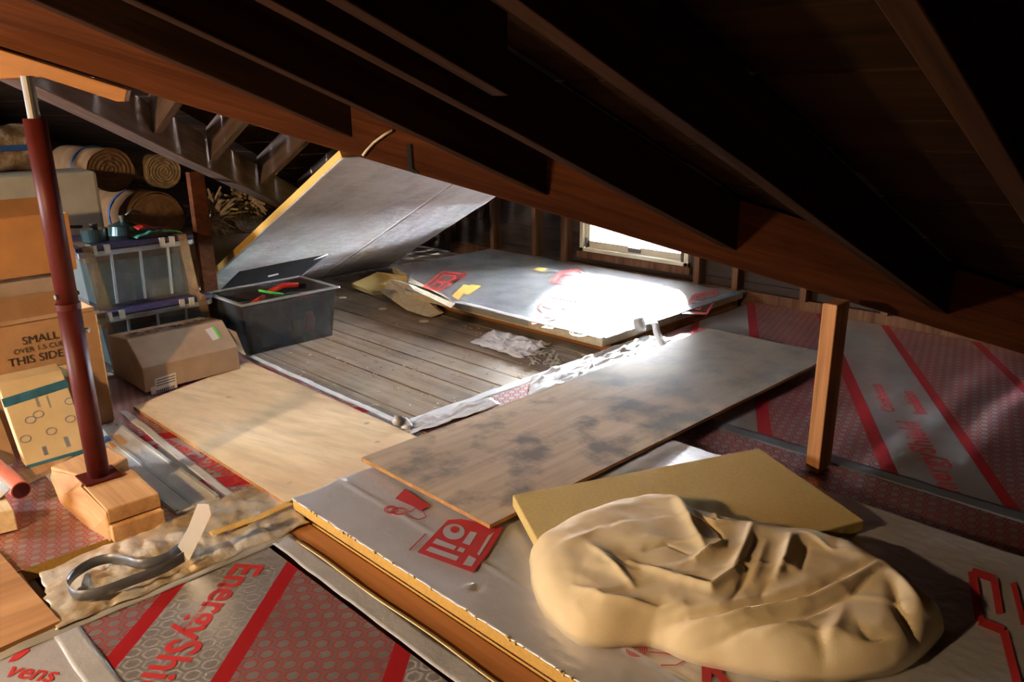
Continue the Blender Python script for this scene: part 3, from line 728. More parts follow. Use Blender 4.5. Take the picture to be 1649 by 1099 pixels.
def loops(cx, cy, rx, ry, n, ox, oy, s):
    out = []
    for k in range(n):
        r = 1-k*.2; P = []
        for i in range(24):
            t = i/24*2*math.pi; t2 = (i+1)/24*2*math.pi
            out.append(c8([(cx+rx*r*math.cos(t), cy+ry*r*math.sin(t)), (cx+rx*r*math.cos(t2), cy+ry*r*math.sin(t2)), (cx+(rx*r-9)*math.cos(t2), cy+(ry*r-7)*math.sin(t2)), (cx+(rx*r-9)*math.cos(t), cy+(ry*r-7)*math.sin(t))], ox, oy, s))
    return out
def lines(P, w_, ox, oy, s):
    out = []
    for (a, b), (c, d) in zip(P, P[1:]):
        L = math.hypot(c-a, d-b) or 1; nx, ny = -(d-b)/L*w_/2, (c-a)/L*w_/2
        out.append(c8([(a+nx, b+ny), (c+nx, d+ny), (c-nx, d-ny), (a-nx, b-ny)], ox, oy, s))
    return out
decal('red_scribble_print', loops(190, 325, 75, 42, 3, 600, 770, 6.342)+loops(270, 340, 80, 40, 2, 600, 770, 6.342)+lines([(340, 370), (400, 410), (470, 425), (550, 395), (520, 350), (440, 305), (400, 340), (350, 350)], 9, 600, 770, 6.342)
      + lines([(375, 740), (545, 570)], 14, 600, 770, 6.342), FZ+.0055, 'red_ink', fo)
decal('red_scribble_print', loops(235, 245, 90, 55, 4, 980, 1000, 5.153)+lines([(330, 260), (460, 270), (600, 300), (640, 330), (560, 370), (420, 370), (370, 350)], 10, 980, 1000, 5.153), FZ+.0035, 'red_ink', fo)
lettering('red_word', 'R', at(1128, 1098, FZ)+Vector((0, 0, .004)), at(1200, 1108, FZ)-at(1128, 1098, FZ), (-.8, .5, 0), .10, 'red_ink', fo, .05)
decal('red_emblem', [lines([(1185, 520), (1225, 780), (1350, 830), (1420, 1099)], 45, 1200, 760, 3.243)[k] for k in range(3)]+lines([(1185, 520), (1300, 560), (1330, 740)], 40, 1200, 760, 3.243)+lines([(1400, 580), (1456, 800)], 30, 1200, 760, 3.243), FZ+.0035, 'red_ink', fo)
# ------------------------------------------------------------------ far foil board under the window
BZ = .10; BT = .042
yb = at(830, 512, BZ).y; xr_ = -2.36
BL = -4.66
def yfr(x): return yb if x > -3.98 else yb+(-3.98-x)*.85 if x > -4.35 else yb+.37*.85+(-4.35-x)*.3
bpoly = [(BL, 4.42), (xr_, 4.42), (xr_, yb), (-3.98, yb), (-4.35, yfr(-4.35)), (BL, yfr(BL))]
rs = obj('board_riser', MB().box(-4.6, xr_-.02, yb+.45, 4.40, .001, BZ-BT-.001).box(-3.9, xr_-.02, yb+.10, yb+.45, .001, BZ-BT-.001), 'joist', bevel=.002, label='dark wooden platform beneath the bright foil board', cat='platform')
bb = obj('foil_board', MB().slab([(x, y, BZ-.002) for x, y in bpoly][::-1], (0, 0, -BT+.002)), 'foam_pale', bevel=.003, label='sunlit foil insulation board with red and orange print below the window', cat='insulation board')
xw = at(730, 488, BZ).x
mb = MB(); mb.grid(lambda u, v: (BL+(xr_-BL)*u, yfr(BL+(xr_-BL)*u)+(4.42-yfr(BL+(xr_-BL)*u))*v, BZ+noise.noise(Vector((u*14, v*9, 2)))*.003), 120, 60)
obj('foil_facer', mb, 'foil_far', bb, smooth=True, solid=.0015, label='bright silver top skin')
# torn strip of bare pale foam at the left front corner and grey tape on the front edge
decal('bare_foam_patch', [[(648, 452), (735, 490), (700, 470)], [(655, 462), (726, 496), (733, 489), (716, 476), (690, 462), (660, 448)]], BZ+.004, 'foam_pale', bb)
strip('edge_tape', [(xw, yb+.012, 0), (xr_, yb+.012, 0)], .05, BZ+.003, 'tape', None, parent=bb)
obj('edge_tape_face', MB().box(xw, xw+.62, yb-.002, yb+.002, BZ-BT*.75, BZ+.003), 'tape', bb)
strip('edge_tape', [(xr_-.02, yb, 0), (xr_-.01, 4.4, 0)], .07, BZ+.003, 'tape_dark', None, parent=bb)
G = lambda P: c8(P, 660, 400, 5.493)
def outl(P, w_): return lines(P+[P[0]], w_, 660, 400, 5.493)
red1 = outl([(120, 345), (290, 210), (500, 230), (260, 375)], 16)+outl([(300, 235), (410, 245), (340, 300), (235, 290)], 12)+outl([(330, 300), (400, 265), (440, 270), (370, 310)], 12)+outl([(180, 340), (240, 300), (300, 315), (240, 355)], 12)
red2 = outl([(1130, 520), (1240, 425), (1510, 470), (1370, 600), (1080, 670), (1180, 570)], 16)+outl([(1180, 510), (1250, 450), (1330, 465), (1260, 530)], 14)+outl([(1340, 520), (1390, 490), (1440, 500), (1390, 535)], 12)+outl([(1200, 600), (1290, 560), (1350, 570), (1260, 610)], 12)
red3 = outl([(1240, 295), (1320, 215), (1480, 185), (1560, 240), (1480, 330)], 14)+outl([(1300, 290), (1350, 235), (1460, 240), (1400, 300)], 12)
red4 = loops(1510, 740, 100, 42, 2, 660, 400, 5.493)
for r_ in (red1, red2, red3): decal('red_block_print', r_, BZ+.0045, 'red_ink_far', bb)
decal('red_ring_print', red4, BZ+.0045, 'red_ink_far', bb)
for p in ([(370, 420), (480, 320), (530, 330), (430, 460)], [(470, 400), (540, 320), (640, 330), (520, 410)], [(1080, 190), (1140, 170), (1220, 175), (1170, 205)], [(1160, 700), (1380, 590), (1400, 600), (1260, 715)]): decal('orange_print', [G(p)], BZ+.0045, 'orange_ink', bb)
H = lambda P: c8(P, 1000, 440, 7.327)
def outh(P, w_): return lines(P+[P[0]], w_, 1000, 440, 7.327)
decal('red_block_print', [H([(430, 180), (500, 140), (660, 205), (600, 290), (450, 300)])]+outh([(710, 465), (860, 260), (1130, 210), (1090, 340), (1010, 480)], 26)+outh([(800, 400), (850, 350), (950, 370), (930, 430)], 20)+outh([(850, 290), (930, 260), (1000, 290), (960, 330)], 18), BZ+.0045, 'red_ink', bb)

# leaning foil sheets
SX = -5.06; SS = .51
def shp(y, s): # s metres up the slope
    c = 1/math.hypot(1, SS); return Vector((SX+s*c, y, .012+s*c*SS))
nrm = Vector((SS, 0, -1)).normalized()     # underside direction
for (ya, yb_, s1, lb) in ((2.01, 3.03, 2.23, 'leaning foil sheet with an amber foam edge, nearest the totes'), (3.035, 3.66, 2.2, 'second leaning foil sheet, nearer the window')):
    mb = MB(); top = [shp(ya, 0), shp(ya, s1), shp(yb_, s1), shp(yb_, 0)]
    mb.slab([p-nrm*.003 for p in top], -nrm*.035)
    so_ = obj('leaning_sheet', mb, 'foam_edge', bevel=.002, label=lb, cat='insulation board', group='foil sheets leaning under the left roof slope')
    mb = MB(); mb.grid(lambda u, v: shp(ya+(yb_-ya)*u, s1*v)+nrm*(noise.noise(Vector((u*8+ya, v*16, 4)))*.004), 40, 80)
    obj('foil_facer', mb, 'foil_sheet', so_, smooth=True, solid=.0012, label='scratched silver foil face')
# ledger holding the sheets' top edge
pt = shp(2.2, 2.1)-nrm*.045
lg = obj('ledger_rail', MB().box(pt.x-.03, pt.x+.03, 2.32, YW-.095, pt.z, pt.z+.045), 'stud', label='wooden rail under the roof holding up the leaning sheets', cat='rail')

# foam offcuts by the sheets
def slabpiece(name, pts, off, mat, label, edge=None):
    return obj(name, MB().slab(pts, off), mat, bevel=.002, label=label, cat='foam piece')
slabpiece('foam_offcut', [at(566, 457, .055), at(608, 438, .075), at(655, 444, .10), at(662, 458, .06), at(640, 466, .03), at(600, 470, .03)], (0, 0, -.028), 'foam', 'flat yellow foam offcut under the foot of the leaning sheets')
slabpiece('foam_offcut', [at(612, 470, .05), at(628, 449, .125), at(658, 458, .12), at(707, 502, .03), at(686, 510, .012), at(655, 500, .03)], (.015, .03, -.010), 'foam_pale', 'bent triangular foam offcut lying on the planks by the foil board')
mb = MB()
for (x, y, r) in ((616, 498, .028), (683, 518, .03), (552, 480, .026)):
    c = at(x, y, 0); 
    mb.cyl((c.x, c.y, .0005), (c.x, c.y, .004), r, r*.9, 14)
obj('foam_crumbs', mb, 'foam_pale', label='round pale foam crumbs lying on the planks', cat='foam crumbs', kind='stuff')
# wood chips / sawdust
mb = MB()
for i in range(170):
    u, v = random.random(), random.random(); x = -3.66+u*1.32; y = 1.78+v*1.2
    r = random.uniform(.002, .007); a = random.random()*3
    c, s_ = math.cos(a)*r, math.sin(a)*r
    mb.slab([(x+c*1.8, y+s_*1.8, .003), (x-s_*.6, y+c*.6, .004), (x-c*1.8, y-s_*1.8, .003), (x+s_*.6, y-c*.6, .004)], (0, 0, -.0025))
obj('wood_shavings', mb, 'foam_pale', kind='stuff', label='pale wood chips and sawdust scattered on the planks', cat='wood shavings')
c_ = at(547, 643, 0); mb = MB(); mb.grid(lambda u, v: (c_.x-.05+.1*u, c_.y-.008+.02*v, .004+.01*math.sin(u*3.1)+.004*v), 10, 3)
obj('wood_shaving', mb, 'cream_wood', smooth=True, solid=.001, label='curled yellow wood shaving on the planks beside the pale plywood', cat='wood shaving')
# torn white plastic / foil on the planks
crumple('torn_foil_scrap', [at(757, 553, .002), at(795, 534, .002), at(888, 555, .002), at(838, 580, .002)], 'foil_bag', nu=40, nv=24, amp=.045, sc=11, seed=8, edge=.03, label='torn white foil scrap on the planks below the far board', cat='foil scrap')
mb = MB()
for i in range(46):
    c = at(random.uniform(855, 905), random.uniform(568, 590), .006); a = random.random()*6.28
    pts = [c+Vector((math.cos(a+k*.9)*.012*k*.5, math.sin(a+k*.9)*.012*k*.5, .006+.006*math.sin(k+i))) for k in range(5)]; mb.tube(pts, .0028, 5)
obj('lint_shreds', mb, 'bag', smooth=True, kind='stuff', label='grey shredded lint beside the torn foil scrap', cat='lint')
# silver foil strip along the opening
crumple('foil_strip', [at(650, 706, .042), at(645, 684, .03), at(790, 643, .042), at(805, 655, .042)], 'foil_bag', nu=60, nv=16, amp=.034, sc=17, seed=2, label='crumpled silver foil strip beside the long plywood, near part', cat='foil strip')
crumple('foil_strip', [at(850, 640, .042), Vector((-2.335, at(842, 604, .042).y, .042)), Vector((-2.33, 3.32, .05)), at(1112, 548, .042)], 'foil_bag', nu=70, nv=26, amp=.034, sc=17, seed=5, label='wide crumpled silver foil strip beside the long plywood, far part', cat='foil strip')
strip('foil_tape', [(-2.33, 1.74, 0), (-2.33, 3.0, 0)], .05, TH, 'tape_bright', 'silver tape along the right side of the plank opening')
mb = MB().tube([at(648, 690, .05)+Vector((.02*math.cos(k), .02*math.sin(k), .008*k)) for k in range(6)], .02, 10)
obj('tape_wad', mb, 'tape', smooth=True, label='dark wad of foil at the plywood corner of the opening', cat='tape')
c_ = at(1022, 535, .102); mb = MB()
N = 28
ax = Vector((.75, .45, .25)).normalized()
mb.cyl(c_+Vector((0, 0, .035)), c_+Vector((0, 0, .035))+ax*.05, .033, .033, N, caps=False)
rl_ = obj('tape_roll', mb, 'tape', smooth=True, solid=.008, label='small roll of foil tape standing at the corner of the bright board', cat='tape roll')
ta = ribbon('x', [c_+Vector((.03, .02, .03)), c_+Vector((.08, .03, .05)), c_+Vector((.12, .0, .01)), c_+Vector((.2, -.05, -.03))], (.02, .03, .01), None, None)
obj('loose_end', ta, 'tape_bright', rl_, smooth=True, solid=.001)

# ------------------------------------------------------------------ yellow foam slab and the cloth
fz = .142
ts = [at(825, 797, .150), at(1012, 762, fz), at(1223, 722, .130), at(1385, 832, .128), at(1240, 900, .128), at(950, 1000, .150)]
ts = [at(825, 797, .150), at(1223, 722, .130), at(1392, 838, .128), Vector((-.95, 1.36, .150)), Vector((-1.2, 1.30, .152))]
fs_ = obj('foam_slab', MB().slab(ts, (.0, .0, -.038)), 'foam', bevel=.004, label='bare yellow foam slab under the cream cloth', cat='foam slab')
obj('wood_cleat', MB().box(-1.25, -.85, 1.55, 1.60, FZ+.004, .10), 'post', label='wooden scrap under the yellow foam slab', cat='cleat')
E5 = [(850, 880), (848, 850), (872, 826), (930, 800), (998, 774), (1040, 770), (1075, 783), (1100, 796), (1155, 798), (1215, 818), (1290, 822), (1330, 832), (1385, 838), (1412, 858), (1450, 895), (1480, 935), (1510, 948),
      (1531, 972), (1529, 1010), (1510, 1035), (1475, 1058), (1455, 1080), (1400, 1093), (1320, 1097), (1230, 1090), (1160, 1075), (1095, 1060), (1075, 1045), (1045, 1032), (1012, 1040), (960, 1038), (935, 1042), (905, 1015), (870, 990), (862, 950), (852, 915)]
def zo(x, y):      # height of the outline at each pixel (top silhouette stands up on the slab)
    if y < 870: return .20
    if x > 1440 and y < 1000: return .15
    return .10
outl_w = [at(x, y, zo(x, y)) for x, y in E5]
cen = Vector((-.86, 1.50, 0))
_o = outl_w
outl_w = [_o[i-1]*.25+_o[i]*.5+_o[(i+1)%len(_o)]*.25 for i in range(len(_o))]
pol = sorted([(math.atan2(p.y-cen.y, p.x-cen.x), math.hypot(p.x-cen.x, p.y-cen.y)) for p in outl_w])
def rad(t):
    n = len(pol)
    for i in range(n):
        a0, r0 = pol[i]; a1, r1 = pol[(i+1) % n]
        if i == n-1: a1 += 2*math.pi
        tt = t if t >= pol[0][0] else t+2*math.pi
        if a0 <= tt <= a1: 
            k = (tt-a0)/max(1e-6, a1-a0); return r0+(r1-r0)*k
    return pol[0][1]
Zt = .20
fold = []   # (polyline in world xy, amplitude, width)
def fd(P, a, w_): fold.append(([at(x, y, Zt) for x, y in P], a, w_))
fd([(866, 850), (900, 815), (950, 795), (1010, 776), (1055, 782), (1090, 800), (1108, 830), (1125, 862), (1138, 882)], .035, .022)
fd([(868, 860), (880, 910), (905, 960), (935, 1010)], .02, .03)
fd([(1212, 834), (1200, 870), (1181, 914), (1145, 938), (1085, 922), (1015, 898)], .026, .014)
fd([(952, 874), (985, 900), (1020, 934)], .016, .011)
fd([(925, 930), (974, 952), (1062, 961), (1100, 958)], .018, .011)
fd([(1120, 895), (1150, 880), (1168, 866)], .024, .010)
fd([(1150, 815), (1155, 830)], .012, .008)
fd([(1018, 975), (1163, 968), (1300, 938), (1350, 913), (1420, 878)], -.030, .010)
fd([(1000, 990), (1163, 981), (1300, 952), (1370, 922), (1422, 884)], .022, .012)
fd([(960, 1015), (1000, 1002), (1163, 998), (1290, 975), (1380, 935), (1424, 892)], -.022, .010)
fd([(1276, 850), (1265, 890), (1250, 918)], .028, .013)
fd([(1235, 858), (1222, 900), (1212, 925)], .014, .012)
fd([(1300, 860), (1292, 905)], -.014, .010)
fd([(1440, 922), (1450, 960), (1475, 985), (1524, 1012)], -.024, .013)
fd([(1445, 905), (1475, 940), (1498, 975)], .016, .016)
fd([(1346, 1042), (1400, 1032), (1440, 1012), (1462, 1040), (1478, 1056)], -.018, .010)
fd([(1320, 990), (1335, 1030), (1350, 1045)], -.02, .016)
fd([(1360, 965), (1350, 990), (1330, 1010)], .015, .014)
fd([(940, 1035), (975, 1005), (1008, 985)], -.018, .008)
fd([(975, 1040), (985, 1020), (990, 1000)], .012, .008)
fd([(1000, 1038), (1005, 1015), (1030, 1000)], -.014, .008)
fd([(1065, 1020), (1100, 1030), (1130, 1062)], .014, .012)
fd([(1100, 1020), (1140, 1060), (1230, 1075)], -.014, .010)
fd([(1170, 1010), (1190, 1040), (1220, 1065)], -.012, .012)
fd([(1255, 1050), (1262, 1078)], .012, .010)
fd([(1210, 1045), (1222, 1072)], .012, .010)
fd([(1100, 800), (1180, 812), (1250, 825), (1330, 836), (1400, 850)], .016, .014)
fd([(1380, 850), (1410, 868)], -.02, .012)
fd([(880, 945), (925, 950), (960, 985)], .012, .012)
fd([(1095, 1045), (1180, 1066), (1300, 1080), (1420, 1076), (1470, 1050)], -.012, .007)
fd([(1112, 815), (1150, 835), (1175, 832)], .012, .008)
fd([(1118, 840), (1140, 862)], -.014, .007)
fd([(1130, 825), (1160, 850), (1172, 875)], -.012, .006)
fd([(1305, 845), (1340, 870), (1390, 868)], .010, .008)
fd([(1180, 950), (1195, 930), (1208, 905)], -.012, .006)
fd([(1225, 945), (1238, 925)], -.010, .006)
fd([(1040, 880), (1075, 872), (1110, 885)], -.008, .008)
fd([(900, 870), (935, 860), (975, 842)], .010, .014)
fd([(950, 850), (1000, 835), (1060, 832)], -.008, .016)
fd([(1230, 1000), (1290, 985), (1340, 962)], .010, .008)
fd([(1385, 985), (1400, 1000), (1440, 995)], -.012, .008)
fd([(1480, 950), (1505, 975), (1520, 1000)], -.010, .007)
def dseg(p, a, b):
    ax_, ay_ = b.x-a.x, b.y-a.y; L = ax_*ax_+ay_*ay_ or 1e-9
    t = max(0, min(1, ((p[0]-a.x)*ax_+(p[1]-a.y)*ay_)/L)); return math.hypot(p[0]-a.x-ax_*t, p[1]-a.y-ay_*t), t
NR, NA = 84, 300
mb = MB(); rads = [rad(-math.pi+2*math.pi*j/NA) for j in range(NA)]
for _ in range(3): rads = [(rads[j-1]+rads[j]*2+rads[(j+1) % NA])/4 for j in range(NA)]
rads = [r_+.002*math.sin(j*.21) for j, r_ in enumerate(rads)]
for i in range(NR+1):
    r = (i/NR)
    for j in range(NA):
        t = -math.pi+2*math.pi*j/NA; R = rads[j]; rr = R*r
        x, y = cen.x+math.cos(t)*rr, cen.y+math.sin(t)*rr
        e = R-rr                                   # distance in from the rim
        lo = FZ+.006
        prof = min(1, e/.10); prof = math.sqrt(max(0, 1-(1-prof)**2))
        z = lo+.080*prof+.022*math.exp(-((x+1.05)**2+(y-1.50)**2)/.09)*prof
        k = min(1, e/.05)
        for P_, a_, w_ in fold:
            dd, tt_ = min((*dseg((x, y), P_[q_], P_[q_+1]), q_) for q_ in range(len(P_)-1))[0], 0
            bq = min(range(len(P_)-1), key=lambda q_: dseg((x, y), P_[q_], P_[q_+1])[0]); tt_ = (bq+dseg((x, y), P_[bq], P_[bq+1])[1])/(len(P_)-1)
            if dd < w_*9: z += .72*a_*(1/(1+(dd/(w_*.8))**2))*(1-dd/(w_*9))*(.25+.75*math.sin(math.pi*min(.97, max(.03, tt_)))**.5)*(.2+.8*k)
        z += k*(.007*noise.noise(Vector((x*7, y*9, 1)))+.0015*noise.noise(Vector((x*22, y*17, 4)))-.004*abs(noise.noise(Vector((x*6+y*3, y*13-x*3, 7))))-.0015*abs(noise.noise(Vector((x*26, y*19+x*9, 9)))))
        cu_, cv_ = x*.5+y*.87, -x*.87+y*.5
        for sc_, am_, sd_ in ((1.0, .004, 0),):
            nn = noise.noise(Vector((cu_*3.2*sc_+sd_, cv_*9*sc_, sd_))); z += k*am_*max(0, 1-abs(nn)*6)
        if i == NR: z = lo
        mb.v.append(Vector((x, y, max(z, lo))))
for i in range(NR):
    for j in range(NA):
        a = i*NA+j; b = i*NA+(j+1) % NA
        mb.f.append((a, a+NA, b+NA, b))
k0 = NR*NA
mb.f.append(tuple(k0+j for j in range(NA-1, -1, -1)))
ck = obj('crumpled_cloth', mb, 'cloth', smooth=True, label='large crumpled cream jersey cloth on the foam slab in the foreground', cat='cloth')
# ================================================================== LEFT SIDE THINGS
# adjustable red steel post
bp = Vector((-2.62, .70, 0)); 
BT_ = .145
pb = at(160, 768, BT_); 
post = empty('jack_post', (pb.x, pb.y, BT_), 'dark red steel jack post standing on timber blocks', 'post')
r0 = .0315
zj = .70; ztop = 1.225
obj('lower_tube', MB().cyl((pb.x, pb.y, BT_+.006), (pb.x, pb.y, zj), r0, n=32), 'steel_red', post, smooth=False)
obj('upper_tube', MB().cyl((pb.x, pb.y, zj), (pb.x, pb.y, ztop), r0*.92, n=32), 'steel_red', post)
obj('collar', MB().cyl((pb.x, pb.y, zj-.012), (pb.x, pb.y, zj+.006), r0*1.06, n=32), 'steel_red', post)
obj('screw_rod', MB().cyl((pb.x, pb.y, ztop-.02), (pb.x, pb.y, 1.335), .016, n=16), 'steel', post)
obj('base_plate', MB().box(pb.x-.05, pb.x+.05, pb.y-.055, pb.y+.055, BT_+.001, BT_+.007), 'steel_red', post, bevel=.002)
obj('pin', MB().cyl((pb.x+.012, pb.y-.034, zj+.03), (pb.x-.006, pb.y+.034, zj+.03), .007, n=10), 'steel', post)
obj('pin', MB().cyl((pb.x+.0, pb.y+.02, zj-.08), (pb.x+.025, pb.y+.036, zj-.08), .007, n=10), 'steel', post)
for o_ in post.children:
    if 'tube' in o_.name:
        for p in o_.data.polygons:
            if len(p.vertices) == 4: p.use_smooth = True
# timber blocks under it
def W(x, y, z): return at(x, y, z)
# lower long timber, upper block
obj('timber_block', MB().slab([at(80, 752, .144), at(168, 716, .144), at(206, 738, .144), at(136, 768, .144)][::-1], (0, 0, -.10)), 'block', bevel=.006, label='timber block behind the foot of the red post', cat='timber block')
q0 = at(88, 757, .144); 
tA = [at(84, 755, .142), at(160, 722, .142), at(215, 762, .142), at(257, 795, .142), at(171, 823, .142), at(125, 790, .142)]
o1 = obj('timber_block', MB().slab([at(82, 757, .142), at(140, 768, .142), at(134, 783, .142), at(172, 824, .142), at(183, 862, .06), at(150, 845, .06), at(100, 800, .08)], (-.012, -.006, -.03)), 'block', bevel=.008, label='split side timber with a rounded orange face left of the red post', cat='timber block')
xa, ya = at(134, 783, .142).x, at(134, 783, .142).y
bl = [at(134, 783, .142), at(213, 755, .142), at(257, 795, .142), at(172, 823, .142)]
o2 = obj('timber_block', MB().slab([p+Vector((0, 0, .001)) for p in bl][::-1], (0, 0, -.046)), 'block', bevel=.004, label='upper timber block in front of the red post', cat='timber block', group='blocks stacked under the red post')
bl2 = [p+Vector((.018, 0, 0)) for p in bl]
o3 = obj('timber_block', MB().slab([Vector((p.x, p.y, .094)) for p in bl2][::-1], (0, 0, -.052)), 'block', bevel=.004, label='lower timber block in front of the red post', cat='timber block', group='blocks stacked under the red post')
obj('wood_offcut', MB().slab([at(165, 705, .055), at(190, 699, .055), at(207, 712, .055), at(180, 722, .055)][::-1], (0, 0, -.013)), 'block', bevel=.002, label='small wood offcut behind the red post foot', cat='wood offcut')
obj('wood_offcut', MB().slab([at(30, 760, .06), at(140, 718, .06), at(100, 745, .06), at(45, 772, .06)][::-1], (0, 0, -.018)), 'block', bevel=.002, label='thin wood strip under the patterned box', cat='wood offcut')
# orange scab plank under the beam, at the top of the post
PN = (side1.x, side1.y, 0); PK = side1.dot(v1(0)+side1*.005)
wp = [onplane(x, y, PN, PK) for x, y in ((0, 78), (212, 145), (208, 164), (196, 164), (76, 125), (9, 128), (5, 100), (-40, 90), (-60, 60))]
obj('pine_plank', MB().slab(wp, side1*.035), 'orange', bevel=.003, label='bright orange pine plank fixed under the beam above the red post', cat='plank')
# blue/white tube behind the post
mb = MB().cyl(at(163, 700, .045)+Vector((0, 0, .012)), at(172, 712, .045)+Vector((0, 0, .012)), .012, n=12)
tb = obj('glue_tube', mb, 'white', label='small white tube with a blue cap right of the red post', cat='tube', smooth=False)
obj('cap', MB().cyl(at(172, 712, .045)+Vector((0, 0, .012)), at(175, 716, .045)+Vector((0, 0, .012)), .013, n=12), 'blue', tb)

# --- generic cardboard box
def cbox(name, x0, x1, y0, y1, z0, z1, mat, label, flaps=(), open_=False, tilt=None, cat='cardboard box'):
    e = empty(name, ((x0+x1)/2, (y0+y1)/2, z0), label, cat)
    t = .005; mb = MB()
    mb.box(x0, x1, y0, y1, z0, z0+t); mb.box(x0, x0+t, y0, y1, z0+t, z1); mb.box(x1-t, x1, y0, y1, z0+t, z1)
    mb.box(x0+t, x1-t, y0, y0+t, z0+t, z1); mb.box(x0+t, x1-t, y1-t, y1, z0+t, z1)
    if not open_: mb.box(x0+t, x1-t, y0+t, y1-t, z1-t, z1)
    obj('box_body', mb, mat, e, bevel=.0015)
    for P_ in flaps: 
        P_ = [Vector(p) for p in P_]; n_ = (P_[1]-P_[0]).cross(P_[2]-P_[1]).normalized()
        obj('flap', MB().slab(P_, n_*.005), mat, e)
    return e
# box with SMALL lettering
X = -3.20; y1_ = .93; zt = .52
f1 = [(X, .40, zt), (X, y1_-.01, zt), (X+.10, y1_+.02, zt-.055), (X+.10, .38, zt-.055)]
b1 = cbox('cardboard_box', -3.62, X, .38, y1_, .042, zt, 'card', 'open brown moving box lettered SMALL and THIS SIDE UP behind the red post', open_=True,
          flaps=[[(X+.001, .40, zt), (X+.001, y1_-.01, zt), (X+.012, y1_-.01, zt-.01), (X+.012, .40, zt-.01)]])
fx = lambda x, y: atX(x, y, X+.0025)
for st, (x, y), (x2, y2), szp in (('SMALL', (36, 556), (88, 545), .042), ('OVER 1.5 CUBIC FT.', (22, 572), (110, 552), .027), ('THIS SIDE UP', (14, 592), (108, 571), .043)):
    a = fx(x, y); lettering('printed_words', st, a+Vector((.001, 0, 0)), (0, 1, 0), (0, 0, 1), szp, 'black_ink', b1, 0)
obj('painted_lit_edge', MB().box(X-.004, X+.002, y1_, y1_+.004, .05, zt-.03), 'card_pale', b1, label='corrugated edge with window light painted in')  # window light on the corrugated edge, painted as a pale strip
# box above: orange box with grey inner flap
cbox('cardboard_box', -3.98, -3.64, .45, .98, .042, .60, 'card_grey', 'dull grey brown box standing behind the lettered box')
X2 = -3.55
b2 = cbox('cardboard_box', -4.0, X2-.02, .40, 1.00, .605, .84, 'card_orange', 'orange brown open box at the left edge on top of the stack', open_=True,
     flaps=[[(X2-.02, .42, .84), (X2-.02, .98, .84), (X2-.12, .97, .90), (X2-.12, .42, .90)]])
# patterned parcel in front, leaning back
pA_, pB_, pC_, pD_ = atX(33, 755, -2.93), atX(138, 712, -2.93), atX(112, 590, -3.12), atX(-5, 615, -3.12)
pB_ = pB_+(pB_-pA_)*.06; pC_.y = pB_.y; pA_.y = pD_.y
pA_.z = pB_.z = .055; pC_.z = pD_.z = .325
pb_ = empty('parcel_box', (pA_.x-.05, (pA_.y+pB_.y)/2, .05), 'cream parcel box with teal tape bands and blue ovals, leaning by the red post', 'cardboard box')
back = Vector((-.06, 0, .012))
obj('box_body', MB().slab([pA_, pB_, pC_, pD_], back), 'card_print', pb_, bevel=.003)
def on_p(u, v, e=.0015):   # u along y, v up the face
    p = (pA_*(1-u)+pB_*u)*(1-v)+(pD_*(1-u)+pC_*u)*v; return p+Vector((e, 0, e*.6))
def patch(P_): 
    mb = MB(); mb.v = [on_p(u, v) for u, v in P_]; mb.f = [tuple(range(len(P_)))]; return mb
obj('teal_tape', patch([(-.02, .72), (1.02, .78), (1.02, .88), (-.02, .82)]), 'teal', pb_)
obj('teal_tape', patch([(0, 0), (1, 0), (1, .05), (0, .05)]), 'teal', pb_)
for u, v in ((.28, .52), (.52, .34), (.86, .42), (.12, .33), (.95, .62), (.42, .56)):
    mb = MB(); N = 20; rx, ry = .085, .042
    for i in range(N):
        t = i/N*2*math.pi; mb.v += [on_p(u+rx*math.cos(t), v+ry*math.sin(t)), on_p(u+rx*.86*math.cos(t), v+ry*.78*math.sin(t))]
    mb.f = [(2*i, (2*i+2) % (2*N), (2*i+3) % (2*N), 2*i+1) for i in range(N)]; obj('blue_oval', mb, 'blue_ink', pb_)
for (u, v, w_, h_) in ((.30, .10, .07, .10), (.66, .12, .07, .12), (.98, .17, .03, .12), (.45, .64, .05, .12), (.62, .60, .03, .14)):
    mb = MB()
    for k in range(5):
        mb2 = [(u+w_*k/5, v), (u+w_*(k+.5)/5, v), (u+w_*(k+.5)/5, v+h_), (u+w_*k/5, v+h_)]; k0 = len(mb.v); mb.v += [on_p(a, b) for a, b in mb2]; mb.f.append(tuple(range(k0, k0+4)))
    obj('bar_print', mb, 'blue_ink', pb_)
# yellow paper on top of the parcel
crumple('brown_paper', [atX(-20, 642, -3.13), atX(118, 606, -3.13), atX(112, 588, -3.165), atX(-10, 622, -3.165)], 'card_print', nu=20, nv=8, amp=.02, seed=6, label='creased cream paper poking out above the parcel box', cat='paper')
# small brown carton end, salmon pipe, white item and pine block at the left edge
e_ = empty('small_carton', (at(0, 750, .05).x, at(0, 750, .05).y, .042), 'narrow dark brown carton at the left edge beside the parcel', 'carton')
p0, p1 = at(28, 745, .045), at(-60, 775, .045)
obj('carton_body', MB().slab([p0, p1, p1+Vector((-.22, 0, .24)), p0+Vector((-.2, 0, .24))], (-.03, -.01, .02)), 'card', e_, bevel=.002)
ea, eb = at(34, 790, .075), at(-70, 700, .12)
pp = obj('salmon_pipe', MB().cyl(ea, ea+(eb-ea).normalized()*.5, .030, n=24), 'salmon', smooth=False, label='salmon red round rod at the left edge pointing at the timber blocks', cat='pipe')
obj('pipe_end', MB().cyl(ea-(eb-ea).normalized()*.001, ea, .026, n=24), 'steel_red', pp)
t0 = [at(-60, 835, .115), at(0, 828, .115), at(25, 822, .115), at(0, 800, .115), at(-50, 790, .115)]
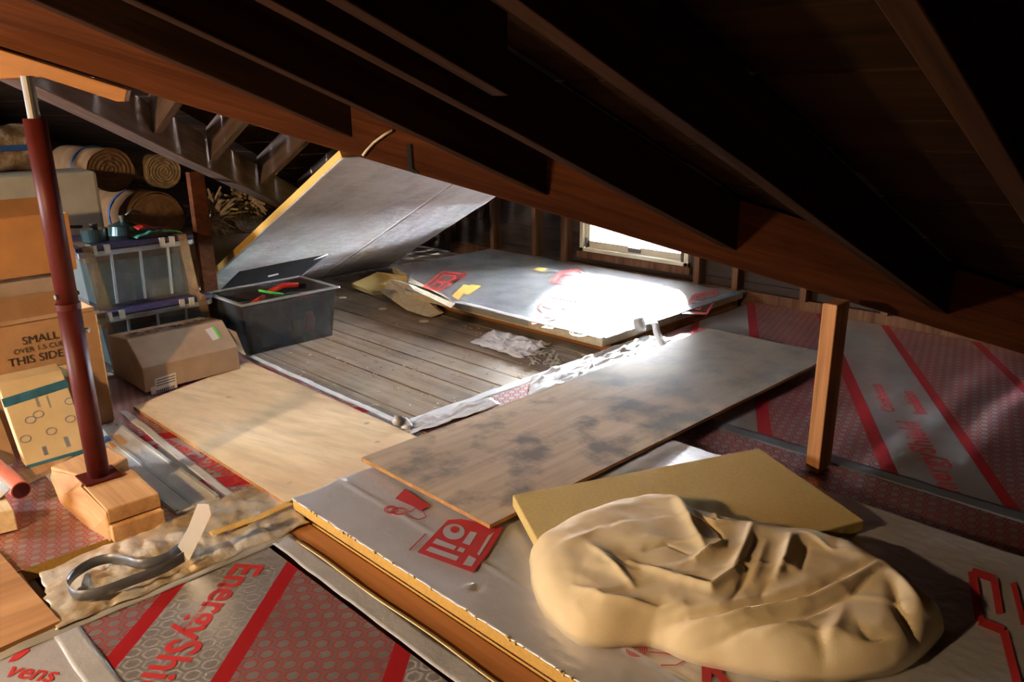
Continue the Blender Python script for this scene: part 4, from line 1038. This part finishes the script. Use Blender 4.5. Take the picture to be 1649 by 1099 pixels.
obj('pine_block', MB().slab([at(-70, 842, .115), at(22, 820, .115), at(5, 792, .115), at(-80, 805, .115)][::-1][::-1], (0, 0, -.07)), 'cream_wood', bevel=.003, label='pale pine block at the left edge on the hexagon board', cat='timber block')
obj('white_cup', MB().cyl(at(4, 800, .117), at(4, 800, .117)+Vector((-.03, -.03, .05)), .03, .025, 20), 'white', label='white plastic cup lying on the pale pine block', cat='cup')
# --- closed cardboard box with white label
bx0, bx1 = -3.78, -3.40
e_ = empty('cardboard_box', ((bx0+bx1)/2, 1.36, .058), 'closed brown carton with a sloping lid and white shipping label on the pale plywood', 'cardboard box')
ya_, yb2 = 1.135, 1.575; zf, zb_, z0_ = .17, .275, .058
mb = MB().add([(bx1, ya_, z0_), (bx1, yb2, z0_), (bx0, yb2, z0_), (bx0, ya_, z0_), (bx1, ya_, zf), (bx1, yb2, zf), (bx1-.13, yb2, zb_), (bx1-.13, ya_, zb_), (bx0, ya_, zb_-.03), (bx0, yb2, zb_-.03)],
   [(3, 2, 1, 0), (0, 1, 5, 4), (4, 5, 6, 7), (7, 6, 9, 8), (3, 8, 9, 2), (0, 4, 7, 8, 3), (1, 2, 9, 6, 5)])
obj('box_body', mb, 'card_grey', e_, bevel=.004)
fx = lambda x, y: atX(x, y, bx1+.0015)
decal('shipping_label', [[(249, 611), (283, 600), (285, 620), (286, 624), (244, 637), (242, 625), (250, 622)]], 0, 'label', e_, fn=fx)
fx2 = lambda x, y: atX(x, y, bx1+.003)
decal('label_print', [[(252, 613+k*4.2), (282, 604+k*4.2), (282, 605.4+k*4.2), (252, 614.4+k*4.2)] for k in range(3)]+[[(252+3*k, 629-k*.9), (253.6+3*k, 628.6-k*.9), (253.6+3*k, 633.6-k*.9), (252+3*k, 634-k*.9)] for k in range(10)], 0, 'black_ink', e_, fn=fx2)
def on_top(x, y, e=.002): # sloping lid plane
    n_ = Vector((zb_-zf, 0, .13)).normalized(); k = n_.dot(Vector((bx1, ya_, zf)))+e; return onplane(x, y, n_, k)
decal('white_sticker', [[(330, 531), (341, 527), (353, 545), (343, 549)]], 0, 'label', e_, fn=on_top)
decal('green_stripe', [[(341, 527), (345, 526), (357, 543), (353, 545)]], 0, 'green', e_, fn=on_top)
mb = MB(); mb.grid(lambda u, v: (bx1-.13-.10*u+.004, ya_+.02+(yb2-ya_-.03)*v, zb_+.006-.012*u+.012*abs(noise.noise(Vector((u*5, v*12, 2))))), 10, 40)
obj('packing_film', mb, 'clear_tape', e_, smooth=True, label='crinkled clear plastic over the box top')
obj('torn_flap', MB().slab([(bx1-.02, yb2+.001, .15), (bx1-.10, yb2+.001, .24), (bx1-.07, yb2+.03, .22), (bx1-.0, yb2+.03, .12)], (0, .004, 0)), 'card_grey', e_)

# --- totes
def shell(mb, x0, x1, y0, y1, z0, z1, tp=.03, t=.004):
    """tapered open tub"""
    o_ = [(x0+tp, y0+tp), (x1-tp, y0+tp), (x1-tp, y1-tp), (x0+tp, y1-tp)]; T = [(x0, y0), (x1, y0), (x1, y1), (x0, y1)]
    def ring(P_, z, s_): 
        cx, cy = (x0+x1)/2, (y0+y1)/2; return [(p[0]+(cx-p[0] > 0 and s_ or -s_), p[1]+(cy-p[1] > 0 and s_ or -s_), z) for p in P_]
    vs = ring(o_, z0, 0)+ring(T, z1, 0)+ring(T, z1, t)+ring(o_, z0+t, t)
    fs = [(3, 2, 1, 0)]
    for k in range(3):
        for i in range(4): a = k*4+i; b = k*4+(i+1) % 4; fs.append((a, b, b+4, a+4))
    fs.append((12, 13, 14, 15)); return mb.add(vs, fs)
def clear_tote(x1, y0, y1, z0, z1, label, dx=.42, lidz=.02):
    e = empty('storage_tote', (x1-dx/2, (y0+y1)/2, z0), label, 'tote', 'stacked clear totes taped shut')
    x0 = x1-dx
    tub = obj('tub', shell(MB(), x0, x1, y0, y1, z0, z1, .022), 'tote', e, bevel=.004)
    mb = MB(); mb.box(x1-.002, x1+.014, y0, y1, z1-.03, z1-.006); mb.box(x0-.014, x0+.002, y0, y1, z1-.03, z1-.006); mb.box(x0, x1, y0-.014, y0+.002, z1-.03, z1-.006); mb.box(x0, x1, y1-.002, y1+.014, z1-.03, z1-.006)
    rim = obj('rim', mb, 'rib', e, bevel=.003)
    for k in range(3):
        yy = y0+(y1-y0)*(.27+.25*k); obj('rib', MB().bar((x1-.018, yy, z0+.02), (x1+.006, yy, z1-.03), .010, .012), 'rib', e)
    lid = obj('lid', MB().box(x0-.01, x1+.012, y0-.01, y1+.012, z1, z1+lidz).box(x0+.03, x1-.03, y0+.03, y1-.03, z1+lidz-.004, z1+lidz+.002), 'purple', e, bevel=.004)
    for yy in (y0+.07, y0+.13, y1-.15, y1-.10):
        obj('clip', MB().box(x1+.010, x1+.018, yy-.014, yy+.014, z1-.02, z1+lidz+.004), 'bag', lid, bevel=.002)
    obj('contents', MB().box(x0+.05, x1-.045, y0+.07, y1-.05, z0+.01, z1-.07), 'teal_bin', e, bevel=.01, label='grey green things seen through the plastic')
    obj('packing_paper', MB().box(x0+.05, x1-.03, y0+.04, y1-.04, z1-.065, z1-.02), 'kraft', e, bevel=.004, label='brown band along the top inside the tote')
    for yy in (y0+.04, y1-.05):
        mb = MB(); mb.slab([(x1+.020, yy-.022, z1+lidz+.006), (x1+.020, yy+.022, z1+lidz+.006), (x1+.004, yy+.03+(.03 if yy > (y0+y1)/2 else .04), z0), (x1+.004, yy-.02+.03, z0)], (.001, 0, 0))
        mb.slab([(x1-.16, yy-.022, z1+lidz+.006), (x1-.16, yy+.022, z1+lidz+.006), (x1+.020, yy+.022, z1+lidz+.006), (x1+.020, yy-.022, z1+lidz+.006)], (0, 0, .001))
        obj('packing_tape', mb, 'clear_tape', e)
    return e
clear_tote(-3.97, 1.14, 1.715, .002, .285, 'lower clear tote, mostly hidden behind the shipping carton')
clear_tote(-4.00, 1.13, 1.67, .312, .605, 'upper clear tote with a purple lid and grey green contents')
zl = .630
# camp pots on the lid
c_ = atX(152, 372, -4.12); c_.z = zl
e_ = empty('camp_pot', (c_.x, c_.y, zl), 'dark pot with a handle sticking out left on the tote lid', 'pot')
obj('pot_body', MB().cyl((c_.x, c_.y, zl), (c_.x, c_.y, zl+.06), .06, .062, 28), 'pot', e_)
obj('pot_handle', MB().bar((c_.x-.01, c_.y-.05, zl+.075), (c_.x+.0, c_.y-.15, zl+.085), .018, .014).cyl((c_.x, c_.y-.15, zl+.07), (c_.x, c_.y-.15, zl+.10), .013, n=12), 'black', e_)
obj('pot_knob', MB().cyl((c_.x, c_.y, zl+.06), (c_.x, c_.y, zl+.085), .016, .02, 14), 'steel', e_)
c_ = atX(199, 362, -4.25); c_.z = zl
e_ = empty('kettle', (c_.x, c_.y, zl), 'shiny teal kettle lid with a knob on the tote lid', 'kettle')
obj('kettle_body', MB().cyl((c_.x, c_.y, zl), (c_.x, c_.y, zl+.045), .080, .070, 32).cyl((c_.x, c_.y, zl+.045), (c_.x, c_.y, zl+.062), .075, .03, 32), 'pot', e_)
obj('kettle_knob', MB().cyl((c_.x, c_.y, zl+.06), (c_.x, c_.y, zl+.095), .012, .02, 14), 'steel', e_)
obj('kettle_handle', MB().tube([(c_.x, c_.y+.01, zl+.085), (c_.x, c_.y+.05, zl+.115), (c_.x, c_.y+.09, zl+.10)], .007, 8), 'steel', e_, smooth=True)
q = [atX(x, y, -4.05) for x, y in ((205, 380), (300, 372))]
mb = MB(); mb.grid(lambda u, v: (-4.13+.12*v, 1.41+.23*u, zl+.004+.035*math.sin(u*3.1)*(.5+.5*abs(noise.noise(Vector((u*5, v*5, 1)))))+.012*abs(noise.noise(Vector((u*9, v*9, 3))))), 24, 16)
fbk = obj('folded_fabric', mb, 'cloth_green', smooth=True, solid=.006, label='green and red patterned fabric bundled on the tote lid', cat='fabric')
mb = MB(); mb.grid(lambda u, v: (-4.09+.06*v, 1.43+.16*u, zl+.052+.012*math.sin(u*6)-.01*v-.012*u), 16, 4)
obj('red_pattern', mb, 'red', fbk, smooth=True, solid=.004)
# --- smoke tote with toys
x0_, x1_, y0_, y1t, z1_ = -4.09, -3.70, 1.765, 2.32, .285
e_ = empty('storage_tote', ((x0_+x1_)/2, (y0_+y1t)/2, .001), 'open smoke grey tote with toys on the planks', 'tote')
obj('tub', shell(MB(), x0_, x1_, y0_, y1t, .001, z1_, .03), 'tote_dark', e_, bevel=.006)
mb = MB(); r_ = .016
mb.box(x1_-.003, x1_+r_, y0_-r_, y1t+r_, z1_-.008, z1_+.004); mb.box(x0_-r_, x0_+.003, y0_-r_, y1t+r_, z1_-.008, z1_+.004); mb.box(x0_, x1_, y0_-r_, y0_+.003, z1_-.008, z1_+.004); mb.box(x0_, x1_, y1t-.003, y1t+r_, z1_-.008, z1_+.004)
obj('rim', mb, 'rib', e_, bevel=.003)
ld = [atX(351, 470, -4.125), atX(487, 443, -4.125), atX(528, 409, -4.36), atX(385, 437, -4.36)]
ln = (ld[1]-ld[0]).cross(ld[2]-ld[1]).normalized()
lid = obj('tote_lid', MB().slab(ld, ln*-.012), 'tote_lid', bevel=.004, label='dark smoke grey tote lid propped open behind the toy tote', cat='lid')
obj('lid_latch', MB().bar(atX(505, 421, -4.31)+ln*.006, atX(527, 411, -4.345)+ln*.006, .012, .006), 'white', lid)
obj('lid_latch', MB().bar(atX(432, 447, -4.16)+ln*.006, atX(448, 443, -4.16)+ln*.006, .012, .006), 'white', lid)
random.seed(5)
def toy(name, mb, mat, label): obj(name, mb, mat, label=label, cat='toy', group='toys in the smoke grey tote', smooth=True)
obj('toy_block', MB().box(-4.03, -3.76, 1.82, 2.06, .012, .22), 'black', bevel=.01, label='dark box shape filling the left half of the toy tote', cat='toy', group='toys in the smoke grey tote')
toy('toy_track', MB().tube([atX(417, 468, -3.86), atX(440, 472, -3.86), atX(456, 474, -3.86)], .007, 6), 'green', 'thin bright green strip sticking up in the toy tote')
toy('toy_ball', MB().tube([(-3.80, 2.18, .04), (-3.80, 2.20, .10), (-3.80, 2.19, .14)], .028, 12), 'red', 'red rounded toy against the tote wall')
toy('toy_track', MB().tube([(-4.02, 2.08, .245), (-3.99, 2.16, .275), (-3.97, 2.24, .265)], .016, 8), 'red', 'red plastic piece at the back of the toy tote')
toy('toy_track', MB().tube([(-3.95, 2.08, .215), (-3.88, 2.14, .232), (-3.85, 2.23, .225)], .025, 8), 'black', 'black lumpy toy near the front of the tote')
toy('toy_ball', MB().tube([(-3.84, 2.17, .235), (-3.82, 2.18, .245), (-3.80, 2.2, .235)], .016, 10), 'red', 'small red ball on the black toy')
toy('toy_track', MB().tube([(-3.97, 2.02, .236), (-3.90, 1.96, .245), (-3.86, 1.90, .24)], .013, 8), 'red', 'red strip lying on the dark box shape')
toy('toy_track', MB().tube([(-3.98, 2.20, .04), (-3.92, 2.18, .06), (-3.80, 2.12, .04), (-3.8, 1.95, .03)], .025, 10), 'kraft', 'brown soft toy at the bottom of the tote')

# --- insulation rolls and bags at the far left
def roll(name, c, r, L, mat, label, tie=None, ax=Vector((-1, 0, 0)), spiral=True, cat='insulation roll', end='fiber'):
    c = Vector(c); e = empty(name, (c.x+ax.x*L/2, c.y+ax.y*L/2, c.z-r), label, cat, 'insulation rolls and bundles stacked at the far left')
    sd = Vector((0, 1, 0)); up = Vector((0, 0, 1)); mb = MB()
    def fn(u, v):
        t = v*2*math.pi; rr = r*(1+.05*noise.noise(Vector((math.cos(t)*1.6+c.y*9, math.sin(t)*1.6, u*2)))+.02*noise.noise(Vector((math.cos(t)*6, math.sin(t)*6, u*8))))
        return c+ax*(L*u)+sd*math.cos(t)*rr+up*math.sin(t)*rr*.96
    mb.grid(fn, 14, 48); obj('roll_wrap', mb, mat, e, smooth=True, solid=.004)
    mb = MB()
    def fe(u, v):
        t = v*2*math.pi; ph = (u*5.5-v)*2*math.pi; d = (.003*math.cos(ph) if spiral else 0)+.006*noise.noise(Vector((u*6*math.cos(t), u*6*math.sin(t), c.y*7)))
        return c+ax*(.006+d)+sd*math.cos(t)*r*.97*u+up*math.sin(t)*r*.93*u
    mb.grid(fe, 60, 60); obj('roll_end', mb, end, e, smooth=True)
    if tie:
        for q_ in tie:
            mb = MB(); mb.grid(lambda u, v: c+ax*(L*q_+.02*u)+sd*math.cos(v*6.2832)*r*1.045+up*math.sin(v*6.2832)*r*1.0, 1, 40); obj('tie_strap', mb, 'blue', e, smooth=True, solid=.003)
    return e
obj('storage_crate', MB().box(-5.45, -4.72, 1.50, 1.995, .001, .47), 'card', bevel=.004, label='brown carton under the insulation rolls, hidden behind the totes', cat='cardboard box')
roll('insulation_roll', (-4.62, 1.755, .635), .155, .7, 'kraft', 'kraft paper insulation roll with a round orange brown end', tie=(.42,), end='kraft', spiral=False)
roll('insulation_roll', (-4.78, 1.60, .915), .125, .7, 'kraft', 'kraft paper roll with a blue strap lying on top of the others', tie=(.35,), end='kraft')
roll('insulation_roll', (-4.80, 1.90, .885), .10, .6, 'fiber', 'brown insulation roll at the top right of the roll pile')
obj('storage_crate', MB().box(-5.75, -5.28, 2.36, 2.86, .001, .385), 'card_pale', bevel=.004, label='brown carton behind the amber edged leaning sheet with a black mark', cat='cardboard box')
roll('insulation_roll', (-5.20, 2.60, .50), .108, .5, 'fiber', 'frayed insulation roll with spiral end on the carton behind the leaning sheet', end='fiber_pale')
def tuft(c, rx, rz, n, seed):
    rnd = random.Random(seed); mb = MB()
    for i in range(n):
        a = rnd.uniform(0, 6.28); b = rnd.uniform(.2, 1)
        p = Vector(c)+Vector((rnd.uniform(-.05, .05), math.cos(a)*rx*b, math.sin(a)*rz*b)); d = Vector((rnd.uniform(.0, .05), math.cos(a)*.05+rnd.uniform(-.04, .04), math.sin(a)*.04+rnd.uniform(-.03, .04)))
        w_ = rnd.uniform(.010, .024); sd = Vector((rnd.uniform(-1, 1), rnd.uniform(-1, 1), rnd.uniform(-1, 1))).normalized()*w_
        mb.slab([p-sd, p+sd, p+d+sd*.7, p+d*1.5, p+d-sd*.6], sd.cross(d).normalized()*.012)
    return mb
obj('fibre_tuft', tuft((-5.16, 2.58, .63), .13, .06, 90, 1), 'fiber_pale', smooth=False, label='ragged torn insulation batt on top of the frayed roll', cat='insulation')
obj('torn_batt', tuft((-5.02, 2.24, .57), .09, .09, 120, 2), 'fiber_pale', label='torn pale insulation batt hanging right of the thin stud', cat='insulation')
obj('white_bag', MB().box(-5.4, -5.12, 2.10, 2.30, .001, .46), 'bag', bevel=.03, label='white sack right of the thin stud', cat='sack')
obj('white_box', MB().box(-4.79, -4.46, .62, 1.42, .001, .94), 'bag', bevel=.02, label='large off white wrapped bundle behind the red post', cat='bundle')
mb = MB(); c0 = Vector((-4.62, .93, 1.06))
mb.grid(lambda u, v: (c0.x-.18+.36*math.sin(v*6.2832)*.5*(1+.12*noise.noise(Vector((u*9, v*9, 1)))), .60+.62*u, c0.z+.115*math.cos(v*6.2832)*(1+.16*noise.noise(Vector((u*7, v*8, 5))))), 40, 40)
bd = obj('batt_bundle', mb, 'fiber', smooth=True, label='rough insulation bundle tied with blue tape at the upper left edge', cat='insulation', group='insulation rolls and bundles stacked at the far left')
obj('blue_tape', MB().box(c0.x-.19, c0.x+.02, .60, 1.20, 1.05, 1.078), 'blue', bd)
